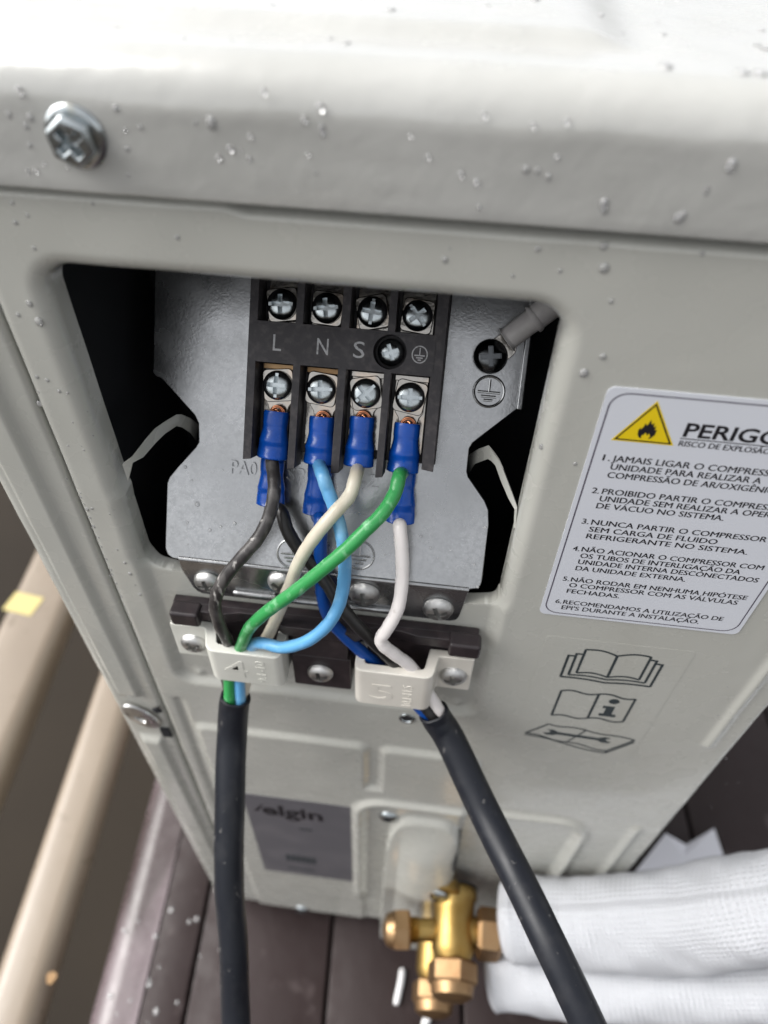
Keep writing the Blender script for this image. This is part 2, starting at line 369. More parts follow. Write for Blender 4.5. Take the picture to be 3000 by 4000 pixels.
def rr_sdf(px, pz, x0, x1, z0, z1, r):
    qx = np.abs(px-(x0+x1)/2)-(x1-x0)/2+r; qz = np.abs(pz-(z0+z1)/2)-(z1-z0)/2+r
    return np.hypot(np.maximum(qx, 0), np.maximum(qz, 0))+np.minimum(np.maximum(qx, qz), 0)-r
def arc(cx, cz, r, a0, a1, k=8): return [(cx+r*math.cos(R(a0+(a1-a0)*i/k)), cz+r*math.sin(R(a0+(a1-a0)*i/k))) for i in range(k+1)]
OPEN = arc(-87.0, -93.8, 7.8, 180, 90)+arc(17.3, -94.0, 8.0, 90, 0)+[(25.3, -198)]+arc(20.8, -198.4, 4, 0, -60, 4)+[(14, -203.5), (-80, -203.5)]+arc(-88, -195, 7, -110, -180, 5)+[(-94.8, -172), (-94.2, -166), (-94.8, -162)]
OPEN = [(a*1.058, b*1.014) for a, b in OPEN]      # the rim lies 5 u behind the face
NZ = rng.random((24, 40))*2-1
def wav(x, z):
    fx = np.clip((x+150)/300*22, 0, 22.99); fz = np.clip((z+640)/600*38, 0, 38.99)
    i = fx.astype(int); j = fz.astype(int); a = fx-i; b = fz-j; a = a*a*(3-2*a); b = b*b*(3-2*b)
    return (NZ[i, j]*(1-a)+NZ[i+1, j]*a)*(1-b)+(NZ[i, j+1]*(1-a)+NZ[i+1, j+1]*a)*b
def seg_d(px, pz, ax, az, bx, bz):
    ex, ez = bx-ax, bz-az; t = np.clip(((px-ax)*ex+(pz-az)*ez)/(ex*ex+ez*ez), 0, 1); return np.hypot(px-ax-t*ex, pz-az-t*ez)
def panel_y(x, z):
    d = poly_sdf(x, z, OPEN); y = np.zeros_like(x)
    rec = rr_sdf(x, z, -102, 28, -281, -180, 8); inr = sst(2, -4, rec)
    below = sst(-196, -202, z); y += 3.0*inr*below
    r = 5.; dd = np.clip(d, 0, r); y += (r-np.sqrt(np.maximum(r*r-(r-dd)**2, 0)))*sst(-206, -196, z)
    # dimples at the recess corners
    for cx, cz in ((-92.5, -275.5), (19, -275.5)): y -= 1.1*np.exp(-(np.hypot(x-cx, z-cz)/2.0)**2)
    # raised fields below
    f1 = np.minimum(rr_sdf(x, z, -101, -18.5, -700, -319, 5), 1e9); f2 = rr_sdf(x, z, -11.8, 34, -700, -319.5, 5)
    f3 = rr_sdf(x, z, -40, 20, -700, -366, 4)
    fld = np.minimum(np.minimum(f1, f2), f3); y -= 2.2*sst(2.0, -2.5, fld)
    # bead around the valve field
    v = rr_sdf(x, z, -22.5, 98, -760, -380, 16); y -= 2.6*np.exp(-(v/2.8)**2)*sst(-565, -540, z)
    y += 1.5*sst(-1, -6, v)
    # upright beads
    for (ax, az, bx, bz, h, wd) in ((-105.5, -299, -105.5, -520, 1.5, 2.0), (124.5, -200, 124.5, -281, -1.3, 1.8), (122, -378, 122, -470, -1.6, 2.6)):
        y += h*np.exp(-(seg_d(x, z, ax, az, bx, bz)/wd)**2)
    # the scoop the valves sit on: swells out towards its foot
    e = (np.abs(x-15)/21.5)**4+(np.maximum(z+448, 0)/50)**2.4
    k = np.clip((-400-z)/85, 0, 1); rib = np.clip(1-((x-19)/17)**2, 0, 1)
    y -= sst(1.05, .80, e)*(3+10*k+4.5*rib*sst(0, .5, k))
    # top edge tucked under the cover
    st = sst(-52, -46, x); y += (4.5+4.5*st)*sst(-69.6-st*1.2, -67.0, z)
    # side edges roll back
    for e in (x-XL, XR-x): q = np.clip(e, 0, 3.); y += 3-np.sqrt(np.maximum(9-(3-q)**2, 0))
    lab = sst(0, 6, np.minimum(rr_sdf(x, z, 38, 112, -300, -102, 3), rr_sdf(x, z, -90, -24, -530, -388, 3)))
    return y+.16*wav(x, z)*lab
xs = np.arange(XL, XR+.01, (XR-XL)/334)
zs = np.concatenate([np.arange(ZT, -290, -.75), np.arange(-290, -400, -1.0), np.arange(-400, ZB, -1.6), [ZB]])
X, Zg = np.meshgrid(xs, zs, indexing='ij'); nx, nz = X.shape
D = poly_sdf(X, Zg, OPEN)
ci = D < 0
full_in = ci[:-1, :-1] & ci[1:, :-1] & ci[:-1, 1:] & ci[1:, 1:]
e = 1e-2
for it in range(3):                       # pull inside corners of border cells onto the opening's outline
    d0 = poly_sdf(X, Zg, OPEN); gx = (poly_sdf(X+e, Zg, OPEN)-d0)/e; gz = (poly_sdf(X, Zg+e, OPEN)-d0)/e
    gl = np.maximum(np.hypot(gx, gz), 1e-6); mv = ci & (d0 < 0)
    X = np.where(mv, X-d0*gx/gl, X); Zg = np.where(mv, Zg-d0*gz/gl, Zg)
Y = panel_y(X, Zg)
idx = -np.ones((nx, nz), int); keep = ~full_in
used = np.zeros((nx, nz), bool)
for a, b in ((0, 0), (1, 0), (0, 1), (1, 1)):
    used[a:nx-1+a, b:nz-1+b] |= keep
idx[used] = np.arange(used.sum())
V = np.stack([X[used], Y[used], Zg[used]], 1)
I, J = np.nonzero(keep)
Fq = np.stack([idx[I, J], idx[I, J+1], idx[I+1, J+1], idx[I+1, J]], 1)
# thickness: return lip along every free edge
ed = {}
for a in range(4):
    A = Fq[:, a]; Bq = Fq[:, (a+1) % 4]
    for p_, q_ in zip(A.tolist(), Bq.tolist()):
        k = (p_, q_) if p_ < q_ else (q_, p_); ed[k] = ed.get(k, 0)+1
bnd = [k for k, c in ed.items() if c == 1]; bv = sorted({i for k in bnd for i in k}); mp = {b: len(V)+i for i, b in enumerate(bv)}
lip = V[bv].copy(); lip[:, 1] += 5.0
V = np.concatenate([V, lip]); F = Fq.tolist()+[[a, b, mp[b], mp[a]] for a, b in bnd]
build('side_panel', (V, F), PAINT, unit, sharp=62, recalc=True)
# corner column on the left
def colx(z): return -142.3+5.0*np.clip((-z-180)/420, -.3, 1.05)
us = np.linspace(0, 1, 40); cz = np.concatenate([np.arange(-58, -609, -2.0), [-609.]])
U, CZ = np.meshgrid(us, cz, indexing='ij'); XO = colx(CZ); CX = XO+U*(-115.9-XO)
CY = np.full_like(CX, 1.0)
e1 = CX-XO; q = np.clip(e1, 0, 5.); CY += 5-np.sqrt(np.maximum(25-(5-q)**2, 0))
e1 = -115.9-CX; q = np.clip(e1, 0, 2.); CY += 2-np.sqrt(np.maximum(4-(2-q)**2, 0))
for z0, z1 in ((-299, 40), (-700, -342)):
    xm = XO+12.5; f = np.maximum(np.abs(CX-xm)-5.2, np.maximum(z0-CZ, CZ-z1)); CY -= 2.6*sst(1.4, -1.4, f)
CY += .15*wav(CX, CZ)
n1, n2 = CX.shape; ids = np.arange(n1*n2).reshape(n1, n2)
V = np.stack([CX.ravel(), CY.ravel(), CZ.ravel()], 1).tolist(); F = np.stack([ids[:-1, :-1], ids[:-1, 1:], ids[1:, 1:], ids[1:, :-1]], -1).reshape(-1, 4).tolist()
# the column turns the corner and runs back as the flank of the casing
b0 = len(V); V += [(float(colx(z)), 420., float(z)) for z in cz]
F += [(int(ids[0, j]), b0+j, b0+j+1, int(ids[0, j+1])) for j in range(n2-1)]
b1 = len(V); V += [(-116.2, 6., float(z)) for z in cz]
F += [(int(ids[-1, j]), int(ids[-1, j+1]), b1+j+1, b1+j) for j in range(n2-1)]
build('corner_column', (V, F), PAINT, unit, sharp=60)
c0 = P(548, 2808, -2.0)
cl = lathe([(1, 0), (.95, .6), (.72, 1.0), (.30, 1.1), (.26, .3), (.01, .3)], (0, 0, 0), (0, 0, 1), 28)
build('spring_clip', ([(c0[0]+q[0]*8.2+q[1]*1.0, -.6-q[2]*1.6, c0[2]+q[1]*8.6-q[0]*6.0) for q in cl[0]], cl[1]), ZINCW, unit)
def slot(u0, v0, u1, v1, wd, y=-.05):
    a = P(u0, v0, y); b = P(u1, v1, y); t = b-a; t /= np.linalg.norm(t); s_ = np.array([-t[2], 0, t[0]])*wd/2
    return prism([(0, 0), (1, 0), (1, 1), (0, 1)], 0, 1.2, lambda p, q, h: a+(b-a)*p+s_*(2*q-1)+np.array([0, h, 0]))
build('clip_slot', slot(602, 2772, 622, 2786, 3.0, -1.25), DARKIN, unit)
build('clip_slot', slot(640, 2850, 655, 2880, 4.6, -.35), DARKIN, unit)
# right flank, back, base, and dark sheets added to keep light out of the interior
build('flank', boxg(132.5, 135.8, 8.2, 420, -609, -58), PAINT, unit)
build('back_wall', boxg(-137, 132, 416, 419.5, -609, -58), PAINT, unit)
build('base_pan', join(boxg(-136, 133.5, 4, 418, -617, -610.2), boxg(-136.5, -18, 1.0, 3.6, -616, -606), boxg(-18, 134, 3.8, 6.4, -612, -606)), PAINT, unit, bevel=(.8, 2))
build('dark_backing', boxg(-133, 131, 82, 84, -606, -60), DARKIN, unit)  # added dark sheet, keeps the view through the opening black
build('light_shroud_lid', boxg(-111, 131, 10.5, 81.5, -76, -74.5), DARKIN, unit)  # added liner, blocks light leaking in under the cover
build('light_shroud_side', boxg(-112.5, -111, 5.5, 81.5, -300, -74.2), DARKIN, unit)
build('light_shroud_side', boxg(44, 45.5, 9.5, 81.5, -300, -74.2), DARKIN, unit)
build('light_shroud_floor', boxg(-110.8, 43.8, 9.5, 81.5, -262, -260), DARKIN, unit)
for s_ in (-104, 108): build('foot', boxg(s_-24, s_+24, 18, 60, -637, -617.2), BLKPL, unit, bevel=(3, 3))
# top cover: skirt, round shoulder, top with a pressed step
prof = [(1.0, -60), (.6, -66.6), (.2, -66.95), (-2.1, -66.95), (-2.5, -66.6), (-2.6, -66.2)]
prof += [(-2.6, z) for z in np.linspace(-64, -51, 7)]
prof += [(7.4-10*math.cos(R(a)), -50+10*math.sin(R(a))) for a in np.linspace(0, 90, 14)]
prof += [(y, -40.) for y in (9, 12, 15, 17)]+[(17+k*1.2, -40+2.6*(3*(k/5)**2-2*(k/5)**3)) for k in range(1, 6)]+[(y, -37.4) for y in (26, 32, 40, 60, 100, 200, 430)]
tx = np.linspace(-147, 142, 150); V = []; F = []; m = len(prof)
for x in tx:
    for (y, z) in prof:
        kx = 1.0
        if y > 17: kx = float(1-sst(20, 34, np.array(x)))       # the raised field ends before the right corner
        zz = z if y <= 17 else -40+(z+40)*kx
        dy = .12*float(wav(np.array(x), np.array(z*6+100.)))
        V.append((x, y+dy if y < 8 else y, zz+(dy if y >= 8 else 0)))
for i in range(len(tx)-1):
    for k in range(m-1): F.append((i*m+k, (i+1)*m+k, (i+1)*m+k+1, i*m+k+1))
F.append(tuple(range(m))); F.append(tuple(range(len(tx)*m-1, (len(tx)-1)*m-1, -1)))
cover = build('top_cover', (V, F), WETPAINT, unit, sharp=60, label='wet grey top cover with a folded skirt and a hexagon screw')
# hexagon screw in the skirt
hp = (-79.4, -2.6, -55.3)
hexs = build('hexagon_screw', join(lathe([(6.3, 0), (6.3, .6), (5.8, 1.1), (5.2, 1.3)], hp, (0, -1, 0), 40)), ZINC, cover)
hd = raw(lathe([(5.2, .8), (5.2, 3.3), (4.6, 3.9), (4.2, 4.0), (.01, 4.02)], (0, 0, 0), (0, 0, 1), 6), ZINC)
hd = boolean(rec(hd), [rec(raw(boxg(-3.0, 3.0, -.85, .85, 1.4, 7))), rec(raw(boxg(-.85, .85, -3.0, 3.0, 1.4, 7)))])
ho = put('screw_head', hd, hp, (0, -1, 0), R(38), 1., unit); ho.parent = cover; ho.name = 'screw_head'
md = ho.modifiers.new('b', 'BEVEL'); md.width = .35; md.segments = 2; md.limit_method = 'ANGLE'
# ------------------------------------------------------------------ tilted mounting plate
TOPT = 118
OUT = [(-98, TOPT), (-98, 64.5), (-96.8, 63.2), (-95.3, 63), (-83.2, 51.5), (-81.8, 49), (-81.4, 42.5), (-82.4, 40.6), (-88.5, 33.2), (-91.4, 29.3), (-92.2, 27), (-92.2, 3.6), (-91.3, 1.3), (-89.6, .2), (-87.4, 0), (-87.2, -.01), (15.8, -.01), (16.2, .6), (18.6, 1.1), (19.6, 2.4), (19.8, 4), (19.9, 24), (19.2, 29), (17.6, 32), (11.2, 39.6), (10.6, 41.4), (10.5, 49), (11.4, 51), (24.6, 63.4), (26, 65), (26, TOPT)]
plate = build('mounting_plate', prism(OUT, -1.2, 0, PF), GALV, unit, bevel=(.35, 2), label='galvanised steel plate tilted behind the opening')
def FL(a, b, h): return (a, 3-h, b)
flg = [(-87.2, -198.2), (-87.0, -204), (-84.6, -213.6), (-83.4, -216), (-81.5, -217.2), (10.8, -217.2), (13, -216.2), (13.9, -214), (15.2, -203), (15.8, -198.2)]
build('plate_flange', prism(flg, -.8, .4, FL), GALV, plate, bevel=(.35, 2))
bend = []
for a in np.linspace(-35, 0, 1): pass
build('bend', tube([(-87.1, 3.65, -198.6), (15.7, 3.65, -198.6)], 1.12, 16), GALV, plate)
build('stiffening_bead', tube(smooth_path([(-68.5, 2.3, -213.3), (-67, 2.0, -213.3), (-55, 2.0, -213.4), (-53.5, 2.4, -213.4)], 3), [.2]+[1.2]*8+[.2], 10), GALV, plate)
build('stiffening_bead', tube(smooth_path([(-45.5, 2.3, -214), (-44, 2.0, -214), (-11, 2.0, -214), (-9.5, 2.4, -214)], 3), [.2]+[1.1]*8+[.2], 10), GALV, plate)
build('fold', boxg(24.2, 26.2, 63.2, TOPT-.5, -.1, 1.2, PF), GALV, plate, bevel=(.5, 2))
def earth(s, t, r, par, m, w=.34, o=0.):
    fn = lambda a, b, h: PF(s+a, t+b, h)
    th = w*.6
    circ = [PF(s+r*math.cos(a), t+r*math.sin(a), o) for a in np.linspace(0, 2*math.pi, 41)]
    gs = [tube(circ, w/2*1.1, 8)[:2], tube([PF(s, t+r*.8, o), PF(s, t-.05*r, o)], w/2, 8)[:2]]
    for b, l in ((-.05, .75), (-.33, .5), (-.58, .3)): gs.append(tube([PF(s-r*l, t+b*r, o), PF(s+r*l, t+b*r, o)], w/2*1.1, 8)[:2])
    for k, g in enumerate(gs): build(('earth_mark_ring', 'earth_mark_stem', 'earth_mark_bar', 'earth_mark_bar', 'earth_mark_bar')[k], g, m, par)
earth(14.8, 68.2, 4.9, plate, GALV, .85); earth(-46.9, 6.6, 5.0, plate, GALV, .7); earth(-23, 8.6, 5.0, plate, GALV, .7)
def ptext(s, t, body, cap, wd):
    build('stamped_lettering', textgeo(body, cap, wd, lambda a, b, h: PF(s+a, t+b, .02+h*10), extrude=.07), GALV, plate)
s, t = PB(902, 1848); ptext(s, t, 'PA0', 4.6, 9.0)
s, t = PB(1118, 1876); ptext(s, t, 'SPI', 4.6, 7.6)
s, t = PB(1347, 1895); ptext(s, t, '2-2', 4.6, 11.6)
for (x, z, rot, rr) in ((-78.0, -208.8, 10, 5.2), (-50.3, -204.2, 60, 5.2), (-20.6, -205.5, 5, 5.7), (6.0, -209.5, 20, 5.7)):
    put('plate_screw', SCREW_RND if rr != 5.21 else SCREW_ZR, (x, 2.5, z), (0, -1, .0), R(rot), rr, plate)
# bare metal strips left of and right of the plate
def ribbon(up, lo, ys, th=1.0):
    n = len(up); V = []; F = []
    for k in range(n):
        for (u, v) in (up[k], lo[k]):
            p = P(u, v, ys[k]); V += [p, p+np.array([0, th, 0])]
    for k in range(n-1):
        a = 4*k; b = a+4; F += [(a, a+2, b+2, b), (a+1, b+1, b+3, a+3), (a, b, b+1, a+1), (a+2, a+3, b+3, b+2)]
    F += [(0, 1, 3, 2), (4*n-4, 4*n-2, 4*n-1, 4*n-3)]; return V, F
build('edge_strip', ribbon([(478, 1815), (512, 1790), (560, 1728), (600, 1682), (640, 1654), (685, 1627), (705, 1626), (740, 1640), (772, 1664)], [(500, 1880), (518, 1808), (560, 1786), (610, 1728), (645, 1694), (690, 1664), (712, 1670), (742, 1690), (766, 1722)], [3.5, 5, 9, 15, 20, 26, 29, 33, 37]), PAINT, unit)
build('edge_strip', ribbon([(1830, 1784), (1870, 1760), (1908, 1747), (1921, 1761), (1950, 1800), (1966, 1836), (2000, 1925), (2020, 1984), (2014, 2060)], [(1824, 1862), (1855, 1812), (1905, 1793), (1918, 1800), (1935, 1818), (1957, 1880), (1985, 1945), (2010, 1990), (2006, 2064)], [36, 32, 27, 25, 21, 17, 12, 7, 5]), PAINT, unit)
# ------------------------------------------------------------------ labels on the panel
def LB(a, b, h): return (a, -h, b)
lab = build('warning_label', prism(rrect(40.4, 107.1, -202.4, -106.3, 2.2), .05, .30, LB), LBL, unit, label='white safety label headed PERIGO with six numbered warnings')
build('border', stroke(rrect(41.9, 105.6, -201.0, -107.9, 4.5), .42, LB, .33, True), INKL, lab)
def tri(k): return [(53.2, -110.2+k*2.0), (60.5+k*1.73, -122.7-k), (45.9-k*1.73, -122.7-k)]
build('warning_triangle', prism(tri(.45), .29, .33, LB), YEL, lab)
build('triangle_border', stroke(tri(-.15), .42, LB, .36, True), INK, lab)
fl = [(51.9, -121.4), (51.3, -120.4), (51.1, -119.0), (51.6, -118.0), (51.7, -118.9), (52.2, -117.6), (52.3, -116.6), (52.9, -117.3), (53.4, -115.3), (53.9, -116.9), (54.5, -116.3), (54.6, -117.7), (55.2, -117.2), (55.1, -118.6), (55.7, -118.4), (55.6, -120.2), (54.9, -121.3), (54.3, -121.7), (54.6, -120.8), (54.1, -119.7), (53.7, -120.6), (53.2, -119.5), (52.7, -120.5), (52.3, -120.6), (52.5, -121.6)]
build('flame', prism(fl, .35, .38, LB), INK, lab)
def line(x, z, body, cap, x1=None, bold=0., k=None):
    wd = (x1-x) if x1 else None
    g = textgeo(body, cap, wd, lambda a, b, h: (x+a, -.34, z+b), bold=bold)
    g2 = ([(q[0]+.11, q[1]-.004, q[2]+.03) for q in g[0]], g[1])          # second impression: heavier print
    build('text_line', join(g, g2) if not bold else g, INK, lab)
line(62.5, -119.7, 'PERIGO', 4.3, 86.9, bold=.022)
build('underline', stroke([(62.2, -120.45), (87.5, -120.45)], .3, LB, .34), INK, lab)
line(62.4, -123.0, 'RISCO DE EXPLOSÃO', 1.8, 85.6)
CH = 2.15
for n, z in (('1.', -130.5), ('2.', -143.0), ('3.', -155.9), ('4.', -168.3), ('5.', -183.4), ('6.', -195.6)): line(44.6, z, n, CH, 46.6)
for x, z, b, x1 in ((47.1, -130.5, 'JAMAIS LIGAR O COMPRESSOR', 93.2), (47.4, -133.5, 'UNIDADE PARA REALIZAR A', 87.4), (47.3, -136.6, 'COMPRESSÃO DE AR/OXIGÊNIO', 92.6),
    (47.4, -143.0, 'PROIBIDO PARTIR O COMPRESSOR', 99.0), (47.4, -145.9, 'UNIDADE SEM REALIZAR A OPERAÇÃO', 104.0), (47.2, -148.9, 'DE VÁCUO NO SISTEMA.', 83.1),
    (47.4, -155.9, 'NUNCA PARTIR O COMPRESSOR', 97.8), (47.4, -159.0, 'SEM CARGA DE FLUIDO', 84.8), (47.3, -162.1, 'REFRIGERANTE NO SISTEMA.', 94.8),
    (47.3, -168.3, 'NÃO ACIONAR O COMPRESSOR COM', 101.8), (47.5, -171.3, 'OS TUBOS DE INTERLIGAÇÃO DA', 96.1), (47.5, -174.3, 'UNIDADE INTERNA DESCONECTADOS', 102.6), (47.4, -177.5, 'DA UNIDADE EXTERNA.', 81.6),
    (47.2, -183.4, 'NÃO RODAR EM NENHUMA HIPÓTESE', 102.7), (47.2, -186.3, 'O COMPRESSOR COM AS VÁLVULAS', 100.8), (47.1, -189.5, 'FECHADAS.', 64.2),
    (47.2, -195.6, 'RECOMENDAMOS A UTILIZAÇÃO DE', 99.6), (47.2, -198.6, "EPI'S DURANTE A INSTALAÇÃO.", 92.8)): line(x, z, b, CH, x1)
# pictograms on clear film
film = build('pictogram_film', prism(rrect(45.6, 98, -304, -215.4, 1.5), .04, .10, LB), PAINT, unit, label='clear film printed with an open book, an information page and a spanner')
def curve2(a, b, sag, k=8): return [(a[0]+(b[0]-a[0])*i/k, a[1]+(b[1]-a[1])*i/k+sag*math.sin(math.pi*i/k)) for i in range(k+1)]
def wave2(a, b, sag, k=10): return [(a[0]+(b[0]-a[0])*i/k, a[1]+(b[1]-a[1])*i/k+sag*math.sin(2*math.pi*i/k)) for i in range(k+1)]
SW = .95
def pics(name, strokes, fills=()):
    gs = [stroke(p, w_, LB, .16+.004*i) for i, (p, w_) in enumerate(strokes)]+[prism(p, .13, .2, LB) for p in fills]
    build(name, join(*gs), INKG, film)
pics('open_book_pictogram', [(curve2((60.8, -221.5), (72.5, -223.4), 1.3), SW), (curve2((72.5, -223.4), (84.1, -221.6), 1.3), SW), ([(60.8, -221.3), (60.8, -237.6)], SW), ([(72.5, -223.4), (72.5, -237.8)], SW*1.1), ([(84.1, -221.5), (84.1, -237.5)], SW),
    (curve2((60.8, -237.5), (72.5, -238.2), 1.4), SW), (curve2((72.5, -238.2), (84.1, -237.4), 1.4), SW), ([(60.8, -224.6), (58.2, -224.7), (58.2, -239.5)], SW), ([(58.2, -226.3), (55.6, -226.4), (55.6, -241.5)], SW), ([(84.1, -223.5), (86.7, -223.6), (86.7, -239.3)], SW), ([(86.7, -225.6), (89.3, -225.7), (89.3, -241.4)], SW),
    (curve2((58.2, -239.4), (72.5, -239.9), .8), SW), (curve2((72.5, -239.9), (86.7, -239.2), .8), SW), (curve2((55.6, -241.3), (72.5, -242.2), .6), SW*1.1), (curve2((72.5, -242.2), (89.3, -241.3), .6), SW*1.1)])
pics('information_page_pictogram', [(wave2((58, -251.6), (72.5, -251), .9), SW*1.1), (wave2((72.5, -251), (86.7, -251.6), .9), SW*1.1), ([(58, -251.3), (58, -271.8)], SW), ([(72.5, -251), (72.5, -270.6)], SW*1.1), ([(86.7, -251.4), (86.7, -270.2)], SW), (wave2((58, -271.6), (72.5, -270.6), .9), SW*1.1), (wave2((72.5, -270.6), (86.7, -270.1), .9), SW*1.1)],
    [[(79.4+2.1*math.cos(a), -255.2+1.9*math.sin(a)) for a in np.linspace(0, 2*math.pi, 15)[:-1]], [(76.2, -259.2), (80.8, -259.2), (80.8, -265.4), (82.6, -265.4), (82.6, -267.4), (76, -267.4), (76, -265.4), (77.6, -265.4), (77.6, -261), (76.2, -261)]])
def wr(cx, cz, ang):
    c, s_ = math.cos(ang), math.sin(ang); q = []
    base = [(-13.6, 2.2), (-11.6, .9), (-12.6, -.6), (-14.6, -.9), (-13.2, -2.4), (-10.6, -2.3), (-8.6, -1.0), (8.6, -1.0), (10.6, -2.3), (13.2, -2.4), (14.6, -.9), (12.6, -.6), (11.6, .9), (13.6, 2.2), (11, 2.7), (8.6, 1.1), (-8.6, 1.1), (-11, 2.7)]
    return [(cx+a*c-b*s_, cz+a*s_+b*c) for a, b in base]
pics('spanner_pictogram', [(wave2((50.2, -289.6), (68.6, -293.4), .7), SW), (wave2((68.6, -293.4), (86.5, -297.0), .7), SW), ([(86.5, -297.0), (95.4, -284.6)], SW), (wave2((95.4, -284.6), (74.2, -281), .6), SW), (wave2((74.2, -281), (58.3, -279.4), .6), SW), ([(58.3, -279.4), (50.2, -289.6)], SW), ([(74.2, -281), (68.6, -293.4)], SW*.8),
    (wave2((50.2, -291), (86.5, -299.2), .9), SW), ([(86.5, -299.2), (95.6, -286.4)], SW), ([(86.5, -297.0), (86.5, -299.2)], SW)], [wr(72, -287, R(-3))])
# maker's plate
mk = build('maker_plate', prism(rrect(-87.3, -27.0, -523, -393, .8), 2.1, 2.45, LB), PLATEG, unit, label='dark grey rating label with the maker name in black')
build('maker_name', textgeo('elgin', 14.5, 35, lambda a, b, h: (-78+a, -2.5, -419+b), bold=.03), INK, mk)
build('logo_flick', prism([(-83, -416), (-77.5, -405), (-76.8, -406), (-80.5, -416)], 2.46, 2.5, LB), INK, mk)
for k, (x, z, wd, c_) in enumerate(((-58, -436, 8, 3), (-70, -491, 20, 12), (-70, -511, 18, 3))):
    gs = [boxg(x+j*wd/6, x+j*wd/6+wd/8, -2.5, -2.46, z-c_/2, z+c_/2) for j in range(6)]
    build('fine_print', join(*gs), INKG, mk)
# panel screws and the empty hole
put('panel_screw', SCREW_ZR, (-6.2, .2, -403.5), (0, -1, 0), .4, 5.6, unit)
put('panel_screw', SCREW_ZR, P(1180, 3545, -1.5), (0, -1, 0), .2, 5.4, unit)
hp2 = P(1590, 2805, 0.)
build('screw_hole_rim', lathe([(3.6, 0), (3.5, .7), (2.7, .8), (2.2, .1), (.01, .1)], (hp2[0], .0, hp2[2]), (0, -1, 0), 24), ZINC, unit)
build('screw_hole', lathe([(2.2, 0), (2.2, .25), (.01, .25)], (hp2[0], .0, hp2[2]), (0, -1, 0), 20), DARKIN, unit)
build('scoop_seam', tube([P(1797, 3240, 0.6)+np.array([0, 0, 0]), P(1790, 3300, -3.2), P(1780, 3360, -8), P(1770, 3400, -12)], .8, 8), DARKIN, unit)
# ------------------------------------------------------------------ terminal block
tb = thing('terminal_block', PF(-31, 38, 0), 'black four way terminal block lettered L N S, screwed to the steel plate', 'terminal block')
wells = [(-59.3, -47.4), (-45.0, -33.2), (-30.6, -18.8), (-16.5, -4.4)]
H0, H1, TL, TU = 4.0, 14.0, 71.4, 84.0
def comb():
    p = [(-62, 39.6)]
    low = [(-62, 40.0), (-59.3, 40.6)]
    pts = [(-62, 40.2), (-59.3, 40.6)]
    dv = [38.4, 38.4, 38.4]
    for i, (a, b) in enumerate(wells):
        pts += [(a, TL), (b, TL)]
        if i < 3: pts += [(b, dv[i]), (wells[i+1][0], dv[i]+.4)]
    pts += [(-4.4, 42.5), (-.6, 42.0), (-1.0, 115)]
    for i, (a, b) in reversed(list(enumerate(wells))):
        if i == 3: pts += [(b, 115)]
        pts += [(b, TU), (a, TU)]
        if i > 0: pts += [(a, 116), (wells[i-1][1], 116)]
    pts += [(-59.3, 115), (-62, 115)]
    return pts
hole = lambda r, o0, o1: rec(mesh([tuple(W(q)) for q in lathe([(r, o0), (r, o1)], PF(-17.5, 77.8, 0), NN, 40)[0]], lathe([(r, o0), (r, o1)], (0, 0, 0), NN, 40)[1], None))
def bgeo(g): return rec(mesh([tuple(W(q)) for q in g[0]], g[1], BAKE))
def obj_from(me, name, parent, bevel=None):
    me.transform(Matrix.Translation(-ORG[parent])); o = bpy.data.objects.new(name, me); COL.objects.link(o); o.parent = parent; ORG[o] = ORG[parent]
    if bevel:
        md = o.modifiers.new('bevel', 'BEVEL'); md.width = bevel*S; md.segments = 2; md.limit_method = 'ANGLE'; md.angle_limit = R(40); md.harden_normals = True
    return o
obj_from(boolean(bgeo(prism(comb(), H0-.6, H1, PF)), [hole(5.2, 7, 20)]), 'housing', tb, .35)
obj_from(boolean(bgeo(prism(rrect(-60.4, -3.8, 72.6, 83.0, .3, 2), H1-.1, H1+.28, PF)), [hole(5.2, 7, 20)]), 'label_strip', tb, .12)
build('base', boxg(-62.6, -.2, 43, 114, .02, H0, PF), BAKE, tb, bevel=(.4, 2))
pitch = (-53.0, -38.8, -24.4, -10.3)
for i, s in enumerate(pitch):
    for t, up in ((64.4, 0), (89.5, 1)):
        tt = t
        r0, r1 = (46, 71.2) if not up else (84.2, 112)
        build('contact_plate', boxg(s-5.3, s+5.3, r0, r1, H0+.02, H0+1.0, PF), NICKEL, tb, bevel=(.25, 2))
        wr_ = [.12, -.1, .2, -.15][i]+(.05 if up else 0)
        def fw(a, b, h, s=s, t=t, wr_=wr_): return PF(s+a*math.cos(wr_)-b*math.sin(wr_), t+a*math.sin(wr_)+b*math.cos(wr_), h)
        build('square_washer', prism(rrect(-5.0, 5.0, -5.2, 5.2, 1.6, 4), 7.6, 8.4, fw), NICKEL, tb, bevel=(.3, 2))
        rots = {0: [88, 4, 45, 2], 1: [4, 8, 85, -50]}[up]
        put('terminal_screw', SCREW_PAN, PF(s, t, 8.5), NN+np.array([.02*i-.03, 0, .02]), R(rots[i]), 4.72, tb)
    build('jumper_bar', boxg(s-5.4, s+5.6, 69.3, 71.2, 5.2, 7.6, PF), (BRONZE, BRONZE, NICKEL, NICKEL)[i], tb, bevel=(.3, 2))
put('fixing_screw', SCREW_ZR, PF(-17.5, 77.8, 9.6), NN, R(20), 4.2, tb)
for body, s, wd in (('L', -54.0, 2.6), ('N', -40.2, 3.6), ('S', -28.8, 3.5)):
    build('letter', textgeo(body, 4.9, wd, lambda a, b, h, s=s: PF(s+a, 75.2+b, H1+.31)), PRINTW, tb)
fnE = lambda a, b, h: PF(-8.3+a, 77.8+b, H1+.31)
